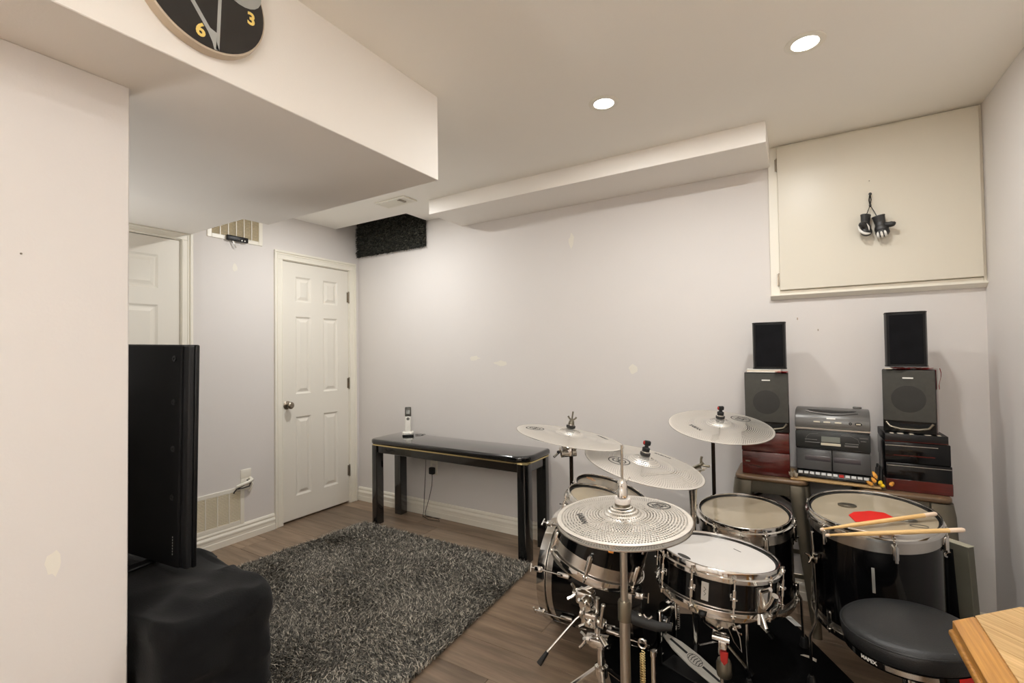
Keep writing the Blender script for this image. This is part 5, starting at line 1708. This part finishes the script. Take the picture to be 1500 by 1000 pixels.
# white book and red cloth lying between the left speakers
pb = thing('flat_book', 'thin white book lying on top of the left grey speaker', 'book', T(-0.145, 2.66, TL + 0.0006) @ RZ(radians(3)))
obj('cover', b2(N(), -0.080, 0.070, -0.05, 0.08, 0, 0.003, 0.001, 1), 'white_ink', pb, smooth=0)
obj('pages', b2(N(), -0.078, 0.068, -0.048, 0.078, 0.0031, 0.012, 0.001, 1), 'paper', pb, smooth=0)
obj('cover', b2(N(), -0.080, 0.070, -0.05, 0.08, 0.0121, 0.015, 0.001, 1), 'white_ink', pb, smooth=0)
def cloth_scrap(name, label, Mx, w_, d_, seed, mt='red_cloth', amp=0.006):
    r = random.Random(seed); t = bmesh.new(); n = 9
    g = [[t.verts.new((w_ * (i / (n - 1) - 0.5) * (1 + 0.1 * sin(j)), d_ * (j / (n - 1) - 0.5) * (1 + 0.12 * sin(i * 1.3)), 0.001 + amp * (0.5 + 0.5 * sin(i * 1.7 + j * 0.9)) * r.uniform(0.6, 1))) for j in range(n)] for i in range(n)]
    for i in range(n - 1):
        for j in range(n - 1): t.faces.new((g[i][j], g[i + 1][j], g[i + 1][j + 1], g[i][j + 1]))
    bmesh.ops.solidify(t, geom=list(t.faces), thickness=0.0012)
    bm = N(); merge(bm, t)
    return tag(obj(name, bm, mt, None, Mx, 60), label, 'cloth')
cloth_scrap('red_rag', 'small red rag tucked on the left speaker beside the book', T(-0.073, 2.612, TL + 0.0008) @ RZ(0.2), 0.055, 0.035, 3)
cloth_scrap('red_rag', 'red cloth lying under the right small black speaker', T(0.42, 2.655, TR + 0.0008), 0.125, 0.10, 4, amp=0.007)
rgl = [o for o in COL.objects if o.get('label', '').startswith('red cloth lying under')][0]
bm = N(); t = bmesh.new()
g_ = [[t.verts.new((0.002 + 0.004 * sin(j * 1.1), -0.03 + 0.022 * i + 0.004 * sin(j * 0.8 + i), 0.004 - 0.018 * j)) for i in range(4)] for j in range(6)]
for j in range(5):
    for i in range(3): t.faces.new((g_[j][i], g_[j + 1][i], g_[j + 1][i + 1], g_[j][i + 1]))
bmesh.ops.solidify(t, geom=list(t.faces), thickness=0.0015)
merge(bm, t)
obj('hanging_end', bm, 'red_cloth', rgl, T(0.0785, -0.056, 0.0) @ RZ(radians(-13)) @ T(0, 0.042, 0), 60)
cloth_scrap('plastic_scrap', 'crumpled clear-white plastic scrap between the red cases and the stereo', T(-0.032, 2.59, ZS + 0.0106), 0.035, 0.05, 8, 'paper', 0.03)
tag(obj('paper_scrap', prism(N(), [(-0.014, -0.008), (0.010, -0.010), (0.016, 0.004), (-0.004, 0.012)], 0, 0.004, 0.001, 1), 'paper', None, T(0.335, 2.62, TR + 0.0008)),
    'crumpled white scrap on the right grey speaker', 'paper')
satellite('small black speaker standing on the book, left', -0.122, 2.635, TL + 0.0165, 0.146, 0.232, 0.12, radians(2))
satellite('small black speaker standing on the red cloth, right', 0.400, 2.622, TR + 0.0105, 0.142, 0.240, 0.12, radians(-5))

# ---- portable stereo
bb = thing('boombox', 'grey portable stereo with twin cassette doors between the speaker stacks', 'stereo', T(0.1225, 2.618, ZS + 0.0102) @ RZ(radians(-4)))
W_, D_ = 0.288, 0.20
obj('body', b2(N(), -W_ / 2 + 0.003, W_ / 2 - 0.003, 0.004, D_, 0.0008, 0.228, 0.006, 2), 'boom_black', bb)
def profile_x(poly, x0, x1, bev=0.0):
    """(y, z) outline extruded along x"""
    return prism(N(), poly, x0, x1, bev, 2, Mx=Matrix(((0, 0, 1, 0), (1, 0, 0, 0), (0, 1, 0, 0), (0, 0, 0, 1))))
lid = [(0.002, 0.232), (-0.004, 0.248), (0.0, 0.272), (0.016, 0.296), (0.045, 0.312), (0.10, 0.318), (0.16, 0.314), (0.195, 0.30), (D_ + 0.002, 0.27), (D_ + 0.002, 0.232)]
ld_ = obj('lid', profile_x(lid, -W_ / 2, W_ / 2, 0.004), 'boom_silver', bb)
bm = N()
prism(bm, [(0.095 * cos(a), 0.022 * sin(a)) for a in [pi + pi * i / 20 for i in range(21)]], 0, 0.0015)
obj('handle_recess', bm, 'boom_black', ld_, T(0, 0.050, 0.3128) @ RX(radians(18)), smooth=0)
bm = N(); tube(bm, [(-0.10, 0.03, 0.307), (-0.05, 0.016, 0.300), (0, 0.012, 0.297), (0.05, 0.016, 0.300), (0.10, 0.03, 0.307)], 0.003, 6)
obj('handle_lip', bm, 'boom_silver', ld_)
obj('brand_plate', b2(N(), -0.018, 0.016, -0.001, 0.0, -0.003, 0.003), 'white_ink', ld_, T(0, 0.0015, 0.279) @ RX(radians(-25)), smooth=0)
for x_ in (-0.056, -0.017, 0.026):
    obj('lid_button', b2(N(), -0.013, 0.013, -0.002, 0.0, -0.003, 0.003, 0.0008, 1), 'boom_light', ld_, T(x_, -0.0022, 0.262) @ RX(radians(-8)), smooth=0)
obj('phones_socket', lathe(N(), [(0.003, 0), (0.006, 0), (0.006, 0.002), (0.003, 0.002)], 14, RX(pi / 2), closed=True), 'boom_black', ld_, T(0.072, -0.0022, 0.262))
bm = N(); lathe(bm, [(0, 0), (0.013, 0), (0.013, 0.002), (0, 0.002)], 20, Matrix.Diagonal((1, 0.55, 1, 1)))
kn = obj('power_button', bm, 'boom_black', ld_, T(0.101, -0.002, 0.261) @ RX(pi / 2))
obj('button_mark', b2(N(), -0.008, 0.008, -0.0025, 0.0025, 0.002, 0.0026), 'boom_light', kn, smooth=0)
obj('antenna_stub', box(N(), (0.10, 0.13, 0.322), (0.035, 0.02, 0.008), 0.003, 1), 'boom_silver', ld_)
obj('silver_trim', profile_x([(0.0, 0.222), (-0.004, 0.226), (-0.004, 0.2315), (0.0, 0.233)], -W_ / 2 + 0.002, W_ / 2 - 0.002), 'steel', bb)
tn = obj('tuner_panel', b2(N(), -W_ / 2 + 0.001, W_ / 2 - 0.001, -0.003, 0.004, 0.138, 0.216, 0.004, 2), 'boom_dark', bb)
obj('display', b2(N(), -0.040, 0.032, -0.0045, -0.003, 0.170, 0.196, 0.0008, 1), 'lcd', tn, smooth=0)
obj('display_bar', b2(N(), -0.042, 0.034, -0.0055, -0.003, 0.155, 0.166, 0.001, 1), 'boom_light', tn, smooth=0)
for i, (x0, x1, z0, z1) in enumerate(((-0.105, -0.056, 0.176, 0.179), (-0.105, -0.046, 0.163, 0.167), (0.050, 0.10, 0.168, 0.172), (0.048, 0.098, 0.156, 0.163), (0.104, 0.134, 0.197, 0.201), (0.108, 0.128, 0.184, 0.187))):
    obj('button', b2(N(), x0, x1, -0.005, -0.003, z0, z1, 0.0006, 1), 'boom_silver', tn, smooth=0)
bm = N()
stroke(bm, [(-0.102, 0.172), (-0.098, 0.19), (-0.085, 0.204), (-0.05, 0.208)], 0.0014, 0.0014, 0.0032)
stroke(bm, [(0.036, 0.206), (0.075, 0.204), (0.098, 0.192), (0.102, 0.176)], 0.0014, 0.0014, 0.0032)
obj('panel_line', bm, 'boom_silver', tn, FB, smooth=0)
for sx in (-1, 1):
    x0, x1 = (sx * (W_ / 2 - 0.003), sx * 0.0012)
    dr_ = obj('cassette_door', profile_x([(0.006, 0.034), (-0.014, 0.040), (-0.010, 0.10), (-0.002, 0.131), (0.006, 0.133)], min(x0, x1), max(x0, x1), 0.003), 'boom_door', bb)
    xa, xb = sorted((sx * 0.006, sx * 0.106))
    obj('cassette_window', box(N(), ((xa + xb) / 2, -0.0106, 0.093), (xb - xa, 0.004, 0.024), 0.004, 2, Mx=I4), 'window_smoke', dr_)
obj('key_tray', profile_x([(0.006, 0.004), (-0.022, 0.004), (-0.022, 0.016), (-0.012, 0.032), (0.006, 0.034)], -W_ / 2 + 0.004, W_ / 2 - 0.002, 0.002), 'boom_black', bb)
for i in range(12):
    xk = -W_ / 2 + 0.020 + i * 0.0225
    obj('piano_key', box(N(), (0, 0, 0), (0.019, 0.014, 0.006), 0.0012, 1), 'red_cloth' if i == 7 else 'boom_key', bb, T(xk, -0.020, 0.0235) @ RX(radians(52)), smooth=0)

# plugs and cables hanging beside the stereo
cp = thing('cable_bundle', 'tangle of black cables with yellow and orange plugs beside the stereo', 'cable', T(0.293, 2.585, ZS + 0.0105))
bm = N()
for i, (x_, y_, h_) in enumerate(((-0.012, 0.02, 0.075), (0.0, 0.025, 0.085), (0.016, 0.02, 0.08), (0.022, 0.03, 0.07), (-0.004, 0.03, 0.09))):
    x_ = x_ * 0.55 - 0.004
    tube(bm, [(x_ * 1.2, y_, 0.004), (x_, y_ + 0.004, h_ * 0.6), (x_ + 0.002, y_ + 0.008, h_), (x_ + 0.003, y_ + 0.012, h_ * 0.7), (x_ + 0.003, y_ + 0.016, 0.004)], 0.005, 7)
obj('black_cable', bm, 'black_rubber', cp)
for i, (x_, y_, z_, rx, rz, mt) in enumerate(((-0.030, -0.018, 0.008, 1.4, 0.5, 'orange'), (-0.020, -0.012, 0.020, 1.3, 0.2, 'orange'), (-0.004, -0.016, 0.017, 1.5, -0.2, 'yellow'), (0.008, -0.024, 0.008, 1.5, 0.3, 'yellow'), (0.032, -0.010, 0.014, 1.45, -0.4, 'orange'), (-0.014, 0.0, 0.036, 1.0, 0.3, 'orange'))):
    bm = N()
    lathe(bm, [(0, 0.0), (0.004, 0.0), (0.004, 0.006), (0.0075, 0.007), (0.008, 0.014), (0.0065, 0.026), (0.004, 0.036), (0, 0.036)], 14)
    pg = obj('plug', bm, mt, cp, T(x_, y_ - 0.006, z_) @ RZ(rz) @ RX(-rx), 40)
    obj('plug_pin', lathe(N(), [(0, -0.008), (0.0018, -0.007), (0.0018, 0.0), (0, 0.0)], 8), 'brass', pg)

# ================================================================== GLOVES, SCRAPS, BOARD, OAK TABLE
def glove(label, Mx, thumb_side, stripes, group=None):
    t_ = thing('boxing_glove', label, 'glove', Mx, group)
    bm = N()
    ball(bm, (0, 0, -0.012), 0.030, sc=(0.95, 0.72, 1.0), u=20, v=14)
    ball(bm, (0, -0.006, -0.030), 0.027, sc=(1.05, 0.80, 0.85), u=20, v=14)
    ball(bm, (0, 0, 0.012), 0.024, sc=(0.9, 0.7, 1.1), u=18, v=12)
    ob = obj('palm', bm, 'leather', t_, smooth=180)
    md = ob.modifiers.new('r', 'REMESH'); md.mode = 'VOXEL'; md.voxel_size = 0.003
    ms = ob.modifiers.new('s', 'SMOOTH'); ms.iterations = 6; ms.factor = 0.6
    dg = bpy.context.evaluated_depsgraph_get()
    me = bpy.data.meshes.new_from_object(ob.evaluated_get(dg))
    ob.modifiers.clear()
    old = ob.data; ob.data = me; bpy.data.meshes.remove(old)
    me.shade_smooth()
    bm = N(); soft_tube(bm, [(thumb_side * 0.016, -0.004, 0.004), (thumb_side * 0.034, -0.010, -0.004), (thumb_side * 0.046, -0.013, -0.004), (thumb_side * 0.054, -0.013, 0.0)], [0.011, 0.013, 0.012, 0.004], 14)
    obj('thumb', bm, 'leather', t_, smooth=180)
    obj('cuff', lathe(N(), [(0.019, 0.012), (0.022, 0.020), (0.0245, 0.046), (0.026, 0.050), (0.0255, 0.053), (0.022, 0.053), (0.020, 0.030)], 28, Matrix.Diagonal((1, 0.72, 1, 1))), 'leather', t_)
    for x_ in stripes:
        bm = N(); soft_tube(bm, [(x_ * 0.9, -0.021, -0.026), (x_, -0.0275, -0.036), (x_ * 1.02, -0.022, -0.050), (x_ * 0.95, -0.008, -0.056)], [0.002, 0.005, 0.005, 0.002], 12)
        obj('finger_stripe', bm, 'white_ink', t_)
    return t_
gy = YB - 0.042 - 0.032
g1 = glove('left miniature black boxing glove, turned to its side, on the hatch', T(0.289, gy - 0.006, 1.893) @ RZ(radians(50)) @ RY(radians(6)), -1, (), 'miniature boxing gloves')
g2 = glove('right miniature black boxing glove showing white finger stripes', T(0.350, gy, 1.882) @ RZ(radians(-10)) @ RY(radians(-10)), 1, (-0.018, -0.004, 0.010), 'miniature boxing gloves')
bm = N(); soft_tube(bm, [RZ(radians(-50)) @ Vector(p) for p in ((-0.020, -0.013, 0.016), (-0.025, -0.014, -0.004), (-0.021, -0.020, -0.026), (-0.008, -0.026, -0.042), (0.008, -0.024, -0.046), (0.020, -0.016, -0.042))], [0.002, 0.005, 0.0055, 0.006, 0.0055, 0.002], 12)
soft_tube(bm, [RZ(radians(-50)) @ Vector(p) for p in ((0.004, -0.022, 0.004), (0.012, -0.024, -0.014), (0.014, -0.025, -0.030))], [0.001, 0.0035, 0.001], 10)
obj('white_welt', bm, 'white_ink', g1)
lc = thing('glove_cord', 'dark lace hanging the boxing gloves from a nail in the hatch', 'cord', I4)
kx, kz = 0.312, 1.992
bm = N()
tube(bm, [(0.3135, gy + 0.026, 2.046), (0.309, gy + 0.016, 2.02), (kx, gy + 0.010, kz)], 0.0028, 7)
tube(bm, [(0.3150, gy + 0.026, 2.046), (0.317, gy + 0.014, 2.02), (kx, gy + 0.010, kz)], 0.0022, 7)
tube(bm, [(kx, gy + 0.010, kz), (0.300, gy + 0.004, 1.958), (0.290, gy - 0.002, 1.934)], 0.002, 6)
tube(bm, [(kx, gy + 0.010, kz), (0.325, gy + 0.006, 1.962), (0.336, gy - 0.002, 1.930)], 0.002, 6)
obj('lace', bm, 'boom_black', lc)
obj('lace_knot', ball(N(), (kx, gy + 0.009, kz), 0.006, sc=(0.9, 0.8, 1.4)), 'boom_black', lc)
bm = N(); cyl(bm, (0.314, YB - 0.0425, 2.047), (0.314, gy + 0.012, 2.049), 0.0025, 8); lathe(bm, [(0, 0), (0.007, 0), (0.006, 0.003), (0, 0.004)], 12, T(0.314, gy + 0.014, 2.049) @ RX(pi / 2))
obj('nail', bm, 'boom_black', lc)

# leaning panel between the large floor tom and the right wall
lb = thing('leaning_panel', 'dark olive-grey panel leaning by the right wall behind the large floor tom', 'panel', T(0.548, 2.405, 0) @ RZ(radians(-42)))
pts = [(0.0, 0.0006), (0.035, 0.0006), (-0.015, 0.56), (-0.048, 0.56)]
obj('panel_board', prism(N(), [(-p[0], p[1]) for p in pts], -0.20, 0.005, 0.002, 1, Mx=Matrix(((0, 0, 1, 0), (-1, 0, 0, 0), (0, 1, 0, 0), (0, 0, 0, 1)))), 'olive_grey', lb, smooth=0)
obj('top_edge', b2(N(), -0.199, 0.006, -0.049, -0.014, 0.5602, 0.5635, 0.001, 1), 'olive_light', lb, smooth=0)
def fold_cloth():
    t = bmesh.new(); nu, nv = 26, 14; rows = []
    for j in range(nv):
        f = j / (nv - 1)
        z_ = 0.545 - 0.535 * f
        rows.append([t.verts.new((-0.195 + 0.165 * i / (nu - 1), -0.055 + 0.046 * f - 0.012 - 0.012 * (0.3 + f) * (1 + sin(i * 1.15 + 2 * f)), z_)) for i in range(nu)])
    for a, b in zip(rows, rows[1:]):
        for i in range(nu - 1): t.faces.new((a[i], a[i + 1], b[i + 1], b[i]))
    bmesh.ops.solidify(t, geom=list(t.faces), thickness=0.003)
    bm = N(); merge(bm, t); return bm
obj('black_cloth', fold_cloth(), 'black_cloth', lb, smooth=180)

tag(obj('paper_scrap', prism(N(), [(-0.03, -0.008), (0.0, -0.004), (0.03, -0.012), (0.026, 0.008), (0.0, 0.012), (-0.02, 0.004)], 0, 0.003, 0.001, 1), 'paper', None, T(0.010, 2.345, 0.0065) @ RZ(-0.3)),
    'torn scrap of pale paper lying on the black mat', 'paper')
tag(obj('paper_scrap', prism(N(), [(-0.05, -0.012), (0.04, -0.018), (0.05, 0.008), (-0.03, 0.016)], 0, 0.003, 0.001, 1), 'white_ink', None, T(-0.052, 2.62, 0.0065) @ RZ(-0.9)),
    'curled white paper strip on the mat between the floor toms', 'paper')

ot = thing('oak_table', 'oak table corner with a moulded clipped edge, lower right', 'table', T(0.45, 0.9, 0))
def clip(d):
    """outline inset by d: clipped corner far left"""
    x0, x1, y0, y1 = -0.200 + d, 0.268 - d, -1.2 + d, 0.533 - d
    k = 0.140 - d * 0.45
    return [(x0, y0), (x1, y0), (x1, y1), (x0 + k, y1), (x0, y1 - k)]
def ringp(bm, outer, inner, z0, z1, bev=0.0):
    n = len(outer)
    for i in range(n):
        prism(bm, [outer[i], outer[(i + 1) % n], inner[(i + 1) % n], inner[i]], z0, z1, bev, 2)
    return bm
tz = 0.750
def half(poly, p, n):
    """keep the part of poly with (q - p).n >= 0"""
    out = []
    for i in range(len(poly)):
        a, b = Vector(poly[i]), Vector(poly[(i + 1) % len(poly)])
        da, db = (a - p).dot(n), (b - p).dot(n)
        if da >= 0: out.append(tuple(a))
        if da * db < 0: out.append(tuple(a.lerp(b, da / (da - db))))
    return out
TOP = clip(0.006)
eb = half(TOP, Vector((-0.152, 0)), Vector((-1, 0)))
bm = prism(N(), eb, tz - 0.020, tz - 0.0002, 0.002)
bmesh.ops.transform(bm, matrix=RZ(-pi / 2), verts=bm.verts)
obj('edge_board', bm, 'oak_edge', ot, RZ(pi / 2), smooth=0)
FLD = half(TOP, Vector((-0.1495, 0)), Vector((1, 0)))
obj('groove_line', prism(N(), half(TOP, Vector((-0.153, 0)), Vector((1, 0))), tz - 0.020, tz - 0.0035), 'oak_edge', ot, smooth=0)
obj('edge_moulding', prism(N(), clip(0.0), tz - 0.034, tz - 0.0202, 0.005, 3), 'oak_edge', ot)
obj('under_moulding', prism(N(), clip(0.010), tz - 0.046, tz - 0.0342, 0.004, 2), 'oak_edge', ot)
# boards of the field run aslant, square to the clipped corner
ba = radians(-44)
u_, v_ = Vector((cos(ba), sin(ba))), Vector((-sin(ba), cos(ba)))
for i in range(-16, 10):
    q0 = v_ * (0.062 * i + 0.0004)
    q1 = v_ * (0.062 * (i + 1) - 0.0004)
    pl_ = half(half(FLD, q0, v_), q1, -v_)
    if len(pl_) < 3: continue
    bm = prism(N(), pl_, tz - 0.0034, tz)
    bmesh.ops.transform(bm, matrix=RZ(-ba), verts=bm.verts)
    obj('field_board', bm, 'oak', ot, RZ(ba), smooth=0)
for sx, sy in ((-0.12, 0.35), (0.21, 0.35), (-0.12, -1.10), (0.21, -1.10)):
    bm = N(); lathe(bm, [(0, 0.0006), (0.018, 0.0006), (0.022, 0.1), (0.028, 0.45), (0.034, 0.6), (0.034, tz - 0.046), (0, tz - 0.046)], 20)
    obj('leg', bm, 'oak_edge', ot, T(sx, sy, 0))
